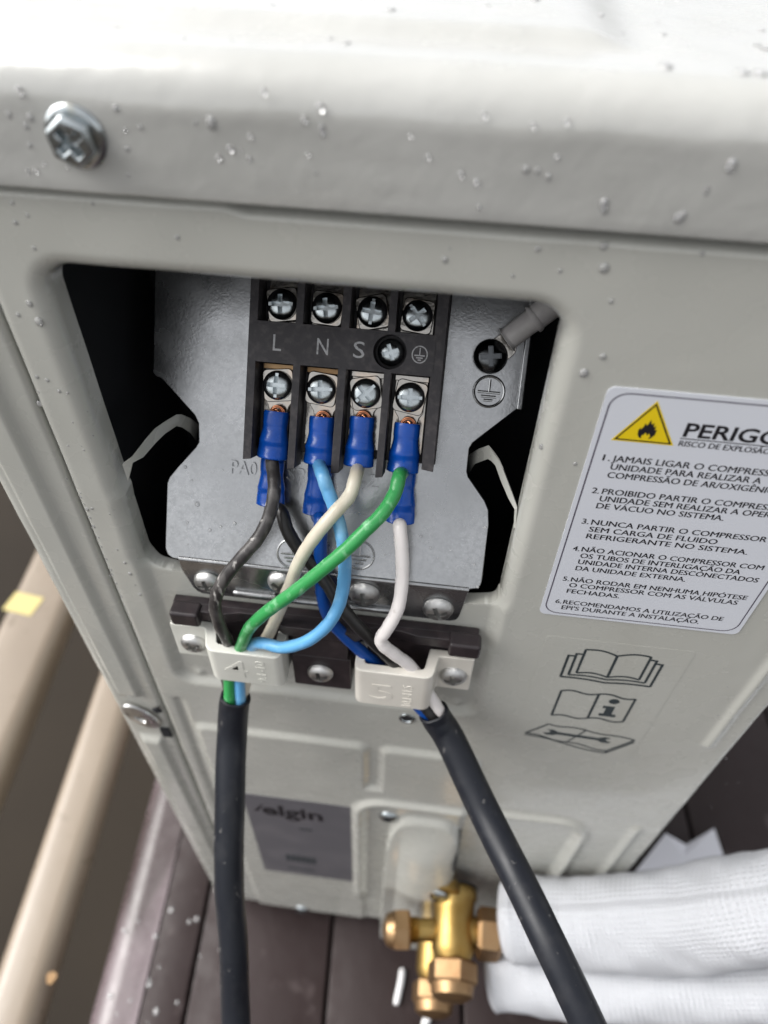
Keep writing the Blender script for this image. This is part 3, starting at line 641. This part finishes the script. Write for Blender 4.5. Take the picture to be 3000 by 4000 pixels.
build('earth_symbol', join(stroke([(2.3*math.cos(a), 2.5*math.sin(a)) for a in np.linspace(0, 2*math.pi, 33)[:-1]], .36, fnE, 0, True), stroke([(0, 2.0), (0, -.2)], .3, fnE, 0), stroke([(-1.6, -.3), (1.6, -.3)], .36, fnE, 0), stroke([(-1, -1.0), (1, -1.0)], .36, fnE, 0), stroke([(-.5, -1.65), (.5, -1.65)], .36, fnE, 0)), PRINTW, tb)
# ------------------------------------------------------------------ cables
def crimp(parent, s0, t0, o0, s1, t1, o1, k=1.0, copper=True, tongue=True):
    k *= random.uniform(.97, 1.03); dl = random.uniform(-.8, .8); dd = random.uniform(.7, 1.5)
    a = PF(s0, t0, o0); b = PF(s1, t1, o1); n = 25; path = []; fl = []
    for i in range(n):
        q = i/(n-1); path.append(a+(b-a)*q)
        wq = np.interp(q, [0, .02, .27, .30, .36, .5, .62, .72, .9, 1], [3.9, 4.15, 4.1, 3.95, 4.0, 4.35, 4.75, 4.6, 4.85, 4.95])
        dq = np.interp(q, [0, .02, .27, .30, .36, .5, .62, .72, .9, 1], [3.0, 3.2, 3.15, 2.95, 2.9, 3.4, 3.7, 3.1, 3.2, 3.6])
        fl.append((wq*k, dq*k))
    # open end towards the wire
    path = path[::-1]; fl = fl[::-1]
    wob = lambda an, l: .05*math.cos(4*an)*math.exp(-((l-3.0)/3.5)**2)-.16*dd*math.exp(-((l-4.0-dl)/1.3)**2)*max(0, -math.sin(an-.5*dl))**2-.05*dd*math.exp(-((l-9.5-dl)/1.2)**2)*max(0, -math.sin(an+.4))**2 
    g = tube(path, 1., 28, flat=fl, hollow=(.80, 3.), wob=wob)
    c = build('crimp_sleeve', g, VINYL, parent, sharp=50)
    if copper:
        gs = []
        for j in range(7):
            rad = .45+.34*j; tilt = .35*math.sin(j*1.7); pa = []
            for q in range(13):
                an = R(-20+235*q/12); pa.append(PF(s0+.2+rad*math.cos(an), t0-.6+rad*math.sin(an)*.95+tilt, o0+1.9-.34*j+.25*math.sin(an*2+j)))
            gs.append(tube(pa, .30, 8)[:2])
        build('copper_strands', join(*gs), COPPER, parent)
    if tongue:
        fn = lambda a_, b_, h: PF(s0+a_, t0+b_, h)
        build('fork_tongue', prism([(-2.6, -2), (2.6, -2), (3.4, 1.5), (4.6, 3.2), (4.6, 9), (1.8, 9), (1.8, 5), (-1.8, 5), (-1.8, 9), (-4.6, 9), (-4.6, 3.2), (-3.4, 1.5)], 6.4, 7.3, fn), NICKEL, parent, bevel=(.25, 2))
    return c
def wire(th, pts, r, m, lab, per=9):
    pts = [np.array(p, float) for p in pts]; pa = smooth_path(pts, per)
    ph = random.random()*9
    rr = [r*(1+.02*math.sin(i*.9+ph)+.012*math.sin(i*2.3)) for i in range(len(pa))]
    return build('wire', tube(pa, rr, 18), m, th, label=lab)
def clampin(x, z=-240, y=-8): return np.array([x, y, z])
# supply cable on the left
c1 = thing('power_cable', (-70, -20, -300), 'black cable hanging from the left clamp, with black, light blue, cream and green wires', 'cable', None)
sh = [(-70.5, -13.5, -262), (-71.5, -15.5, -268), P(906, 2877, -22), P(899, 3074, -37), P(895, 3435, -64), P(913, 3707, -84), P(922, 4000, -106), AD(950, 4400, 305), AD(960, 4900, 310)]
build('sheath', tube(smooth_path(sh, 10), 6.15, 32, hollow=(.80, 7), wob=lambda a, l: (.03*math.sin(3*a+1)+.018*math.sin(8*a))*math.exp(-l/2.5)+.014*math.sin(2*a+l*.05)+.006*math.sin(a*3-l*.21)), SHEATH, c1, sharp=50)
end = np.array([-71, -14.5, -266])
wa = wire(c1, [PF(-53.2, 44.5, 9.4), PF(-53.4, 40, 9.6), P(1070, 1865, 12), P(1070, 1930, 7), P(1050, 2019, 2), P(1009, 2101, -3), P(952, 2168, -7), P(896, 2234, -10), P(858, 2295, -12), P(840, 2366, -13), P(858, 2440, -12), P(893, 2520, -9), (-75.0, -7.2, -246), end+np.array([-2.6, 1.6, 0])], 2.18, W_BLACKW, 'scuffed black wire with white scratches')
wb = wire(c1, [PF(-25.0, 45, 9.4), PF(-25.0, 41, 9.6), P(1388, 1868, 10), P(1365, 1937, 5), P(1311, 1999, 0), P(1250, 2070, -3.5), P(1198, 2142, -5), P(1162, 2209, -5.5), P(1137, 2275, -5.5), P(1111, 2337, -5.5), P(1083, 2406, -5.5), P(1045, 2485, -5.5), (-64, -6, -246), end+np.array([2.4, 2.6, 0])], 2.2, W_CREAM, 'cream white wire passing behind the green one')
wc = wire(c1, [PF(-38.0, 45, 9.4), PF(-38.0, 41, 9.6), P(1260, 1855, 9), P(1281, 1917, 6), P(1306, 1983, 3), P(1327, 2055, -.5), P(1339, 2116, -3.5), P(1347, 2183, -6), P(1345, 2260, -8), P(1336, 2320, -10), P(1318, 2377, -12), P(1275, 2445, -15), P(1199, 2504, -17), P(1106, 2529, -16), P(1030, 2513, -13), P(985, 2522, -10), (-68, -9, -246), end+np.array([2.6, -1.2, 0])], 2.2, W_SKY, 'light blue wire bowed out in a loop')
wd_ = wire(c1, [PF(-10.4, 45, 9.4), PF(-10.5, 40.5, 9.6), P(1560, 1860, 10), P(1542, 1927, 5), P(1495, 2004, -1), P(1429, 2070, -5.5), P(1357, 2142, -9), P(1285, 2203, -11.5), P(1209, 2265, -13), P(1137, 2321, -14), P(1068, 2370, -14), P(1012, 2415, -14), P(970, 2460, -13), P(944, 2520, -11), (-71.5, -10.5, -247), end+np.array([-1.6, -2.4, 0])], 2.25, W_GREEN, 'green wire crossing in front of the others')
crimp(wa, -52.8, 56.2, 9.2, -53.5, 40.6, 9.4); crimp(wc, -37.9, 55.8, 9.2, -38.0, 40.3, 9.4); crimp(wb, -24.9, 57.0, 9.2, -25.0, 40.9, 9.4); crimp(wd_, -10.3, 56.3, 9.2, -10.5, 40.3, 9.4)
# unit cable on the right
c2 = thing('power_cable', (20, -20, -300), 'black cable slanting lower right, with black, dark blue and white wires', 'cable', None)
e0 = P(1690, 2775, -10.5)
sh = [e0, P(1712, 2815, -12), P(1763, 2898, -17), P(1889, 3164, -38), P(2025, 3435, -61), P(2157, 3707, -82), P(2296, 4000, -101), AD(2480, 4400, 240), AD(2700, 4900, 238)]
build('sheath', tube(smooth_path(sh, 10), 6.15, 32, hollow=(.80, 7), wob=lambda a, l: (.03*math.sin(3*a+1)+.018*math.sin(8*a))*math.exp(-l/2.5)+.014*math.sin(2*a+l*.05)+.006*math.sin(a*3-l*.21)), SHEATH, c2, sharp=50)
tdir = (sh[1]-e0)/np.linalg.norm(sh[1]-e0); end = e0+tdir*5
we = wire(c2, [PF(-54.3, 28, 4.0), PF(-54.2, 23.5, 4.0), P(1098, 1998, 9), P(1122, 2070, 5), P(1162, 2137, 2.5), P(1219, 2203, .5), P(1280, 2285, -3), P(1330, 2365, -6), P(1402, 2450, -8.5), P(1486, 2535, -9.5), P(1560, 2612, -9), (2.0, -9, -254), end+np.array([.2, -1.8, .8])], 2.3, W_BLACK, 'clean black wire behind the others')
wf = wire(c2, [PF(-38.2, 27, 4.0), PF(-38.2, 22, 4.0), P(1252, 2040, 8), P(1252, 2157, 3), P(1254, 2260, -1), P(1262, 2339, -3.5), P(1290, 2420, -5), P(1359, 2496, -6), P(1430, 2560, -7), P(1490, 2612, -7.5), (-2.5, -8.2, -254), end+np.array([-2.6, -.2, -.4])], 2.3, W_BLUE, 'dark blue wire hidden behind the others')
wg = wire(c2, [PF(-10.0, 27, 4.0), PF(-10.0, 22.3, 4.0), P(1562, 2060, 8), P(1570, 2153, 3), P(1571, 2263, -2), P(1555, 2373, -7), P(1515, 2452, -10), P(1488, 2493, -11), P(1499, 2522, -11.5), P(1545, 2558, -11), P(1612, 2612, -10), (7.5, -9.5, -252), end+np.array([2.4, .6, 1.0])], 2.3, W_WHITE, 'white wire with a sharp kink above the right clamp')
crimp(we, -54.4, 40, 4.4, -54.4, 23.8, 4.0, .98, False, False); crimp(wf, -38.2, 40, 4.4, -38.2, 22.4, 4.0, .98, False, False); crimp(wg, -10.0, 40, 4.4, -10.0, 22.4, 4.0, .98, False, False)
# ------------------------------------------------------------------ clamps
base = thing('clamp_base', (-36, 2.9, -262), 'black plastic clamp base screwed to the panel between the two cables', 'clamp base')
build('back_plate', boxg(-92.5, 22.0, -.8, 2.9, -252.5, -219.5), BLKPL, base, bevel=(.6, 2))
build('top_rail', prism([(-91, -1.0), (-91, -4.6), (-72, -4.6), (-66, -3.2), (-55, -3.2), (-49, -7.0), (-23, -7.0), (-17, -3.2), (-6, -3.2), (0, -4.6), (22, -4.6), (22, -1.0)], -224.0, -218.6, lambda a, b, h: (a, b, h)), BLKPL, base, bevel=(.5, 2))
for x0, x1 in ((-91.6, -80.6), (11.2, 22.8)):
    build('hook', boxg(x0, x1, -7.6, -.9, -225.0, -217.4), BLKPL, base, bevel=(1.3, 3))
build('centre_block', prism(rrect(-47.6, -24.6, -259.6, -237.6, 1.0, 3), .7, 6.3, lambda a, b, h: (a, -h, b)), BLKPL, base, bevel=(.5, 2))
build('centre_slope', prism([(-.7, -237.8), (-6.2, -237.8), (-3.6, -224.2), (-.7, -224.2)], -46.5, -25.8, lambda a, b, h: (h, a, b)), BLKPL, base, bevel=(.4, 2))
put('clamp_screw', SCREW_RND, (-36.6, -6.2, -248.2), (0, -1, 0), R(15), 5.2, base)
for body, z, wd in (('PA66', -239.6, 11), ('9.1-11.5', -242.6, 12), ('TYPE A', -258.4, 15)):
    pass
def rounded(pl, rad, k=5):
    out = []; n = len(pl)
    for i in range(n):
        p, a, b = (np.array(pl[j % n], float) for j in (i, i-1, i+1)); r = rad[i]
        if r <= 0: out.append(tuple(p)); continue
        u = (a-p)/np.linalg.norm(a-p); v = (b-p)/np.linalg.norm(b-p)
        for q in range(k+1):
            t = q/k; out.append(tuple(p+u*r*(1-t)**2+v*r*t**2))
    return out
def clamp(name, lab, x_ear, x_in, x_fr, x_far, z0, z1, yf, m, big, small, sgn, zf):
    """plan outline extruded upright: ear, wall out, front, wall back"""
    t = thing(name, ((x_ear+x_far)/2, 0, z0), lab, 'cable clamp')
    s = sgn; W_ = 3.6
    pl = [(x_ear, -1.2), (x_ear, -4.4), (x_in, -4.4), (x_fr, yf), (x_far, yf), (x_far, -1.4), (x_far-s*W_, -1.4), (x_far-s*W_, yf+W_), (x_fr+s*(W_-.2), yf+W_), (x_in+s*W_, -1.2)]
    pl = rounded(pl, [0, .8, 1.2, 3.4, 3.4, 0, 0, 1.4, 1.4, 0])
    b = build('body', prism(pl, z0, z1, lambda a, c, h: (a, c, h if abs(a-x_ear) < abs(x_in-x_ear)+1 or h > z0+1 else h+zf)), m, t, bevel=(1.3, 4), sharp=30)
    xc = min(x_fr, x_far); wd = abs(x_far-x_fr)
    build('size_number', textgeo(big, 11.0, 9.0, lambda a, c, h: (xc+wd*.20+a, yf-.02-h*1.8, z0+zf+4.6+c), extrude=.09, bold=.004), m, b)
    build('size_range', textgeo(small, 3.6, 15.0, lambda a, c, h: (xc+wd*.72-c+1.2, yf-.02-h*1.7, z0+zf+2.2+a), extrude=.09), m, b)
    return t
t4 = clamp('cable_clamp', 'pale grey clamp marked 4 gripping the left cable', -94.4, -80.4, -77.6, -49.2, -250.0, -229.2, -14.0, GREYPL, '4', '9.1-10', 1, 0)
put('clamp_screw', SCREW_RND, (-86.6, -4.2, -240.3), (0, -1, 0), R(30), 5.3, t4)
t5 = clamp('cable_clamp', 'ivory clamp marked 5 gripping the right cable', 21.8, 8.6, 6.8, -22.2, -252.5, -230.4, -14.2, WHITEPL, '5', '10.1-11.5', -1, -2.0)
put('clamp_screw', SCREW_RND, (14.8, -4.2, -242.3), (0, -1, 0), R(8), 5.4, t5)
# ------------------------------------------------------------------ earth lead
el = thing('earth_lead', PF(15, 79, 0), 'grey sleeved earth lead screwed to the steel plate at upper right', 'earth lead')
put('earth_screw', SCREW_DARK, PF(13.9, 79.3, 2.2), NN, R(8), 5.5, el)
build('ring_tongue', prism(rrect(-4, 9, -4, 4, 3.5, 5), .3, 1.6, lambda a, b, h: PF(14+a*.74-b*.67, 79.2+a*.67+b*.74, h)), NICKEL, el, bevel=(.2, 2))
def ept(u, v, o): s, t = PB(u, v, o); return PF(s, t, o)
ax = [ept(1978, 1328, 3.6), ept(1990, 1319, 3.8), ept(2046, 1276, 4.6), ept(2095, 1240, 5.4)]
build('sleeve', tube(smooth_path(ax, 8), [3.9]*2+[4.35]*3+[4.0]*2+[3.7]*18, 26, hollow=(.7, 2)), GREYSL, el, sharp=60)
build('sleeve_collar', tube([ept(2080, 1250, 5.2), ept(2086, 1246, 5.3), ept(2092, 1241, 5.3)], [4.5, 4.6, 4.4], 26), GREYSL, el)
build('wire', tube(smooth_path([ept(2085, 1246, 5.3), ept(2130, 1212, 6), ept(2190, 1165, 6), ept(2260, 1105, 2), ept(2330, 1040, -12)], 6), 4.1, 22), GREYSL, el)
# ------------------------------------------------------------------ service valves and pipes
def hexp(r, h0, h1, p, axis, ch=.16): return lathe([(r*(1-ch), h0), (r, h0+(h1-h0)*.14), (r, h1-(h1-h0)*.18), (r*(1-ch), h1), (r*.55, h1+1.2)], p, axis, 6, phase=.3)
def valve(o, k, lab, ax=(.03, -1, .0), full=True):
    v = thing('service_valve', o, lab, 'valve', 'brass service valves')
    o = np.array(o, float); ax = np.array(ax)/np.linalg.norm(ax)
    bd = build('body', join(lathe([(12*k, 0), (13*k, 1.5), (13*k, 5*k), (11.6*k, 7*k), (11.2*k, 12*k), (11.4*k, 30*k), (10*k, 33*k), (8.6*k, 36*k)], o, ax, 36), lathe([(11*k, 0), (11.5*k, 1), (11.5*k, 5*k), (10.5*k, 6*k)], o+np.array([-9*k, -.6, 10*k]), ax, 28)), BRASS, v)
    build('stem_cap', join(hexp(13.2*k, 35*k, 47*k, o, ax), lathe([(11.5*k, 46*k), (10.5*k, 51*k), (7*k, 53*k), (.1, 53.4*k)], o, ax, 30)), BRONZE, v, sharp=30)
    if full:
        c = o+ax*20.5*k
        build('service_port', lathe([(6.4, 0), (6.4, 22), (5.2, 23)], c, (-1, -.12, 0), 28), BRASS, v)
        build('port_thread', lathe([(7.6 if i % 2 else 6.8, 21+i*.7) for i in range(8)], c, (-1, -.12, 0), 28), BRASS, v)
        build('port_cap', join(hexp(12.0, 26, 37, c, (-1, -.12, 0)), lathe([(10.4, 36), (8.6, 40.5), (4, 42.5), (.1, 43)], c, (-1, -.12, 0), 30)), BRONZE, v, sharp=30)
        build('outlet', lathe([(8.4, 0), (8.4, 18), (7, 20)], c, (1, .02, 0), 28), BRASS, v)
        build('flare_nut', hexp(14.5, 14, 29, c, (1, .02, 0)), BRONZE, v, sharp=30)
        build('fixing_bolt', join(lathe([(6.6, 0), (6.6, 1.2), (5.4, 1.6), (5.4, 4.4), (4.5, 5.2), (.1, 5.4)], o+np.array([-10, -5.5, 13]), (-.1, -1, .35), 26)), ZINC, v)
        build('gasket', lathe([(14.6, -1.2), (14.6, 0), (.1, 0)], o, ax, 34), GASKET, v)
    return v
valve((38.5, -8, -490), 1.12, 'upper brass valve with hexagon caps joined to the white wrapped pipe')
valve((33, -6, -562), 1.12, 'lower brass valve, mostly hidden below the first one', full=False)
def pipe(pts, r, lab, z):
    t = thing('wrapped_pipe', pts[0], lab, 'pipe', 'white wrapped pipes')
    pa = smooth_path(pts, 14); n = len(pa)
    ph = random.random()*6
    wob = lambda a, l: .045*math.sin(2*a+l*.02+ph)+.028*math.sin(3*a-l*.05)+.016*math.sin(5*a+l*.11)+.012*math.sin(7*a-l*.23+ph)+.010*math.sin(l*.45+2*math.sin(a*2))+.03*math.exp(-((a-4.4-.5*math.sin(l*.03))/.16)**2)-.03*math.exp(-((a-4.75-.5*math.sin(l*.03))/.12)**2)
    rr = [r*(1+.03*math.sin(i*.16+ph)) for i in range(n)]; rr[:8] = [r*q for q in (.62, .76, .84, .895, .935, .965, .985, .997)]
    build('woven_wrap', tube(pa, rr, 48, hollow=(.45, 8), wob=wob), KNIT, t, sharp=70)
    return t
pipe([AD(1955, 3590, 428), AD(2060, 3592, 424), AD(2300, 3605, 412), AD(2650, 3590, 392), AD(3000, 3545, 366), AD(3400, 3480, 345), AD(3900, 3380, 330)], 25, 'upper white woven wrapped pipe running right from the brass valve', 0)
pipe([AD(1905, 3780, 448), AD(2000, 3785, 444), AD(2300, 3800, 430), AD(2650, 3826, 412), AD(3000, 3822, 396), AD(3400, 3780, 375), AD(3900, 3700, 360)], 23, 'lower white woven wrapped pipe under the first one', 0)
# ------------------------------------------------------------------ scraps on the deck
def scrap():
    pts = [(2470, 3420, -632), (2600, 3255, -606), (2680, 3300, -622), (2790, 3235, -618), (2835, 3370, -634), (2700, 3440, -634), (2560, 3470, -635)]
    q = [G(u, v, z) for u, v, z in pts]; c = sum(q)/len(q)+np.array([0, 0, 6]); V = q+[c]; n = len(q)
    V2 = V+[p+np.array([0, 0, -1.0]) for p in V]; F = []
    for i in range(n): j = (i+1) % n; F += [(i, j, n), (n+1+i, 2*n+1, n+1+j), (i, n+1+i, n+1+j, j)]
    return V2, F
o = build('paper_scrap', scrap(), PAPER, None, sharp=20); tag(o, 'torn white paper lying on the deck behind the pipe', 'paper')
def bit(uv0, uv1, wd, lab):
    a = G(*uv0, -634); b = G(*uv1, -634)
    o = build('plastic_scrap', tube(smooth_path([a, a*.6+b*.4+np.array([.6, 0, .5]), b], 5), [wd*.5]+[wd]*9+[wd*.7], 10), BIT); tag(o, lab, 'scrap', 'white scraps on the deck')
bit((1572, 3782), (1546, 3925), 2.3, 'straight white plastic offcut on the deck left of the valves')
bit((1682, 3935), (1655, 4010), 2.8, 'white plastic offcut at the bottom edge, below the lower valve cap')
# ------------------------------------------------------------------ rain drops
def drop_geo(p, n, r, el=1.0, ref=(1, 0, 0)):
    x, y, z = frame(n, ref); V, F = [], []; prof = [(1, 0), (.93, .30), (.70, .52), (.38, .64), (.0, .68)]; k = 10
    p = np.array(p, float)-z*.04
    for rr, h in prof[:-1]:
        for i in range(k):
            a = 2*math.pi*i/k; V.append(p+x*math.cos(a)*rr*r+y*math.sin(a)*rr*r*el+z*h*r*.62)
    V.append(p+z*.68*r*.62); m = len(prof)-1
    for q in range(m-1):
        for i in range(k): j = (i+1) % k; F.append((q*k+i, q*k+j, (q+1)*k+j, (q+1)*k+i))
    for i in range(k): F.append(((m-1)*k+i, (m-1)*k+(i+1) % k, m*k))
    F.append(tuple(range(k-1, -1, -1))); return V, F
gs = []
A1 = lambda l: [(a/1.106, b/1.106, r) for a, b, r in l]
d1 = A1([(40, 495, .9), (130, 508, 1.1), (113, 545, .9), (130, 628, .9), (190, 710, .6), (155, 740, .9), (120, 740, .7), (500, 468, 1.), (540, 560, .6), (608, 550, .7), (550, 642, .9), (557, 757, .6), (845, 530, .6), (912, 530, 1.6), (995, 645, 1.2), (1078, 590, .8), (945, 683, 1.), (1075, 685, .7), (1140, 400, 1.), (1385, 465, 1.3), (1315, 520, .9), (1330, 668, .7), (1365, 748, .5), (85, 395, 1.2), (290, 725, .6), (1040, 650, .4)])
d1 += [(1500+a/1.106, b/1.106, r) for a, b, r in [(115, 590, .7), (190, 680, .8), (333, 755, .9), (400, 790, 1.0), (410, 897, .7), (613, 732, 1.1), (663, 738, .8), (710, 765, .9), (748, 678, .8), (790, 527, 1.0), (645, 545, .8), (950, 880, 1.3), (950, 905, 1.1), (1500, 715, 1.6), (1275, 945, 1.5), (1290, 930, 1.2), (435, 500, .8)]]
for u, v, r in d1:
    p = P(u, v, -2.6); gs.append(drop_geo((p[0], -2.65, p[2]), (0, -1, 0), r*.66, random.uniform(1., 1.5)))
for u, v, r, el in ((2358, 800, .5, 2.6), (2760, 745, .45, 2.4), (2640, 850, .6, 2), (1255, 425, .6, 2.2)):
    p = P(u, v, -2.6); gs.append(drop_geo((p[0], -2.62, min(p[2], -51.)), (0, -1, 0), r, el))
d2 = A1([(765, 1025, .8), (147, 1072, .7), (67, 960, .8), (53, 875, .7), (120, 928, .6), (400, 880, .6)])
d2 += [(1500+a/1.106, b/1.106, r) for a, b, r in [(950, 1065, 1.1), (950, 1158, 1.5), (980, 1300, .8), (663, 1075, .9), (262, 1122, 1.), (760, 1170, .7), (555, 1190, .6), (285, 1075, .4), (1375, 1095, .7), (945, 1540, 1.1)]]
d2 += [(a/1.382, 1100+b/1.382, r) for a, b, r in [(158, 120, 1.1), (210, 218, 1.6), (98, 180, .8), (15, 378, 1.1), (198, 515, .8), (254, 533, .8), (318, 592, .8), (200, 678, 1.2), (240, 706, .5), (260, 950, .9), (145, 870, .8), (128, 826, .7), (613, 1073, .7), (628, 1106, .6), (643, 1137, .9), (433, 1141, .5), (436, 1165, .7), (455, 1204, .5), (485, 1277, .7), (505, 1325, .9), (490, 1350, .5), (530, 1383, .6), (523, 1418, .9), (548, 1434, .6), (358, 1405, .9), (632, 1448, .6), (575, 1500, .7), (673, 1518, .9), (600, 1557, .6), (605, 1585, .7), (702, 1577, 1.1), (628, 1630, .7), (755, 1688, 1.), (656, 1703, .7), (672, 1755, .6), (640, 1680, .6), (730, 1637, .5), (180, 1425, .6), (195, 1440, .5), (120, 1300, .6), (170, 1220, .7), (85, 1110, .6), (48, 1167, .7), (470, 1230, 1.0), (495, 1225, .8)]]
d2 += [(1600+a/1.526, 1050+b/1.526, r) for a, b, r in [(1038, 620, 1.5), (790, 1080, 1.2), (985, 1162, .8)]]+[(2050+330/1.445, 1450+12/1.445, 1.4), (2058, 1752, 1.1)]
for _ in range(55):
    u, v = random.uniform(60, 620), random.uniform(1500, 2950); d2.append((u, v, random.uniform(.25, .55)))
for _ in range(30):
    d2.append((random.uniform(1900, 2900), random.uniform(2500, 3200), random.uniform(.25, .6)))
for u, v, r in d2:
    p = P(u, v, 0.)
    if p[0] > XL+1.5:
        if poly_sdf(np.array(p[0]), np.array(p[2]), OPEN) < 1: continue
        y = float(panel_y(np.array([p[0]]), np.array([p[2]]))[0])
    elif p[0] > -140: y = 1.6
    else: continue
    gs.append(drop_geo((p[0], y, p[2]), (0, -1, 0), r*.78, 1.15))
for a, b, r in [(828, 1303, .8), (868, 1385, .6), (902, 1532, 1.2), (840, 1645, .7), (980, 1692, .8), (1047, 1672, .7), (1132, 1650, .9), (843, 1778, .5), (1060, 1320, .4)]:
    s, t = PB(200+a/1.58, 1000+b/1.58); gs.append(drop_geo(PF(s, t, 0), NN, r*.8))
for (u, v, r) in [(1645, 2095, .7), (1682, 2140, .7), (1710, 2180, .5), (1505, 2165, .5), (1895, 2060, .8), (1852, 2205, .6), (1865, 2293, .7), (1760, 2150, .4)]:
    s, t = PB(u, v); gs.append(drop_geo(PF(s, t, 0), NN, r*.8))
for _ in range(70):                         # on the top cover and its shoulder
    x = random.uniform(-120, 70); y = abs(random.gauss(16, 14))+9
    kx = float(1-sst(20, 34, np.array(x))); z = -40.+(2.6*kx if y > 23.5 else 0)
    if 16 < y < 24: continue
    gs.append(drop_geo((x, y, z), (0, 0, 1), random.choice((.3, .4, .5, .6, .8, 1.1, 1.5)), random.uniform(.8, 1.6)))
for _ in range(20):
    x = random.uniform(-205, -120); y = random.uniform(-95, -5); gs.append(drop_geo((x, y, -637), (0, 0, 1), random.uniform(.6, 2.0), random.uniform(.8, 1.4)))
wd2 = build('water_droplets', join(*gs), WATER, None, sharp=None); tag(wd2, 'clear rain drops scattered over the casing, the steel plate and the deck', 'water', kind='stuff')
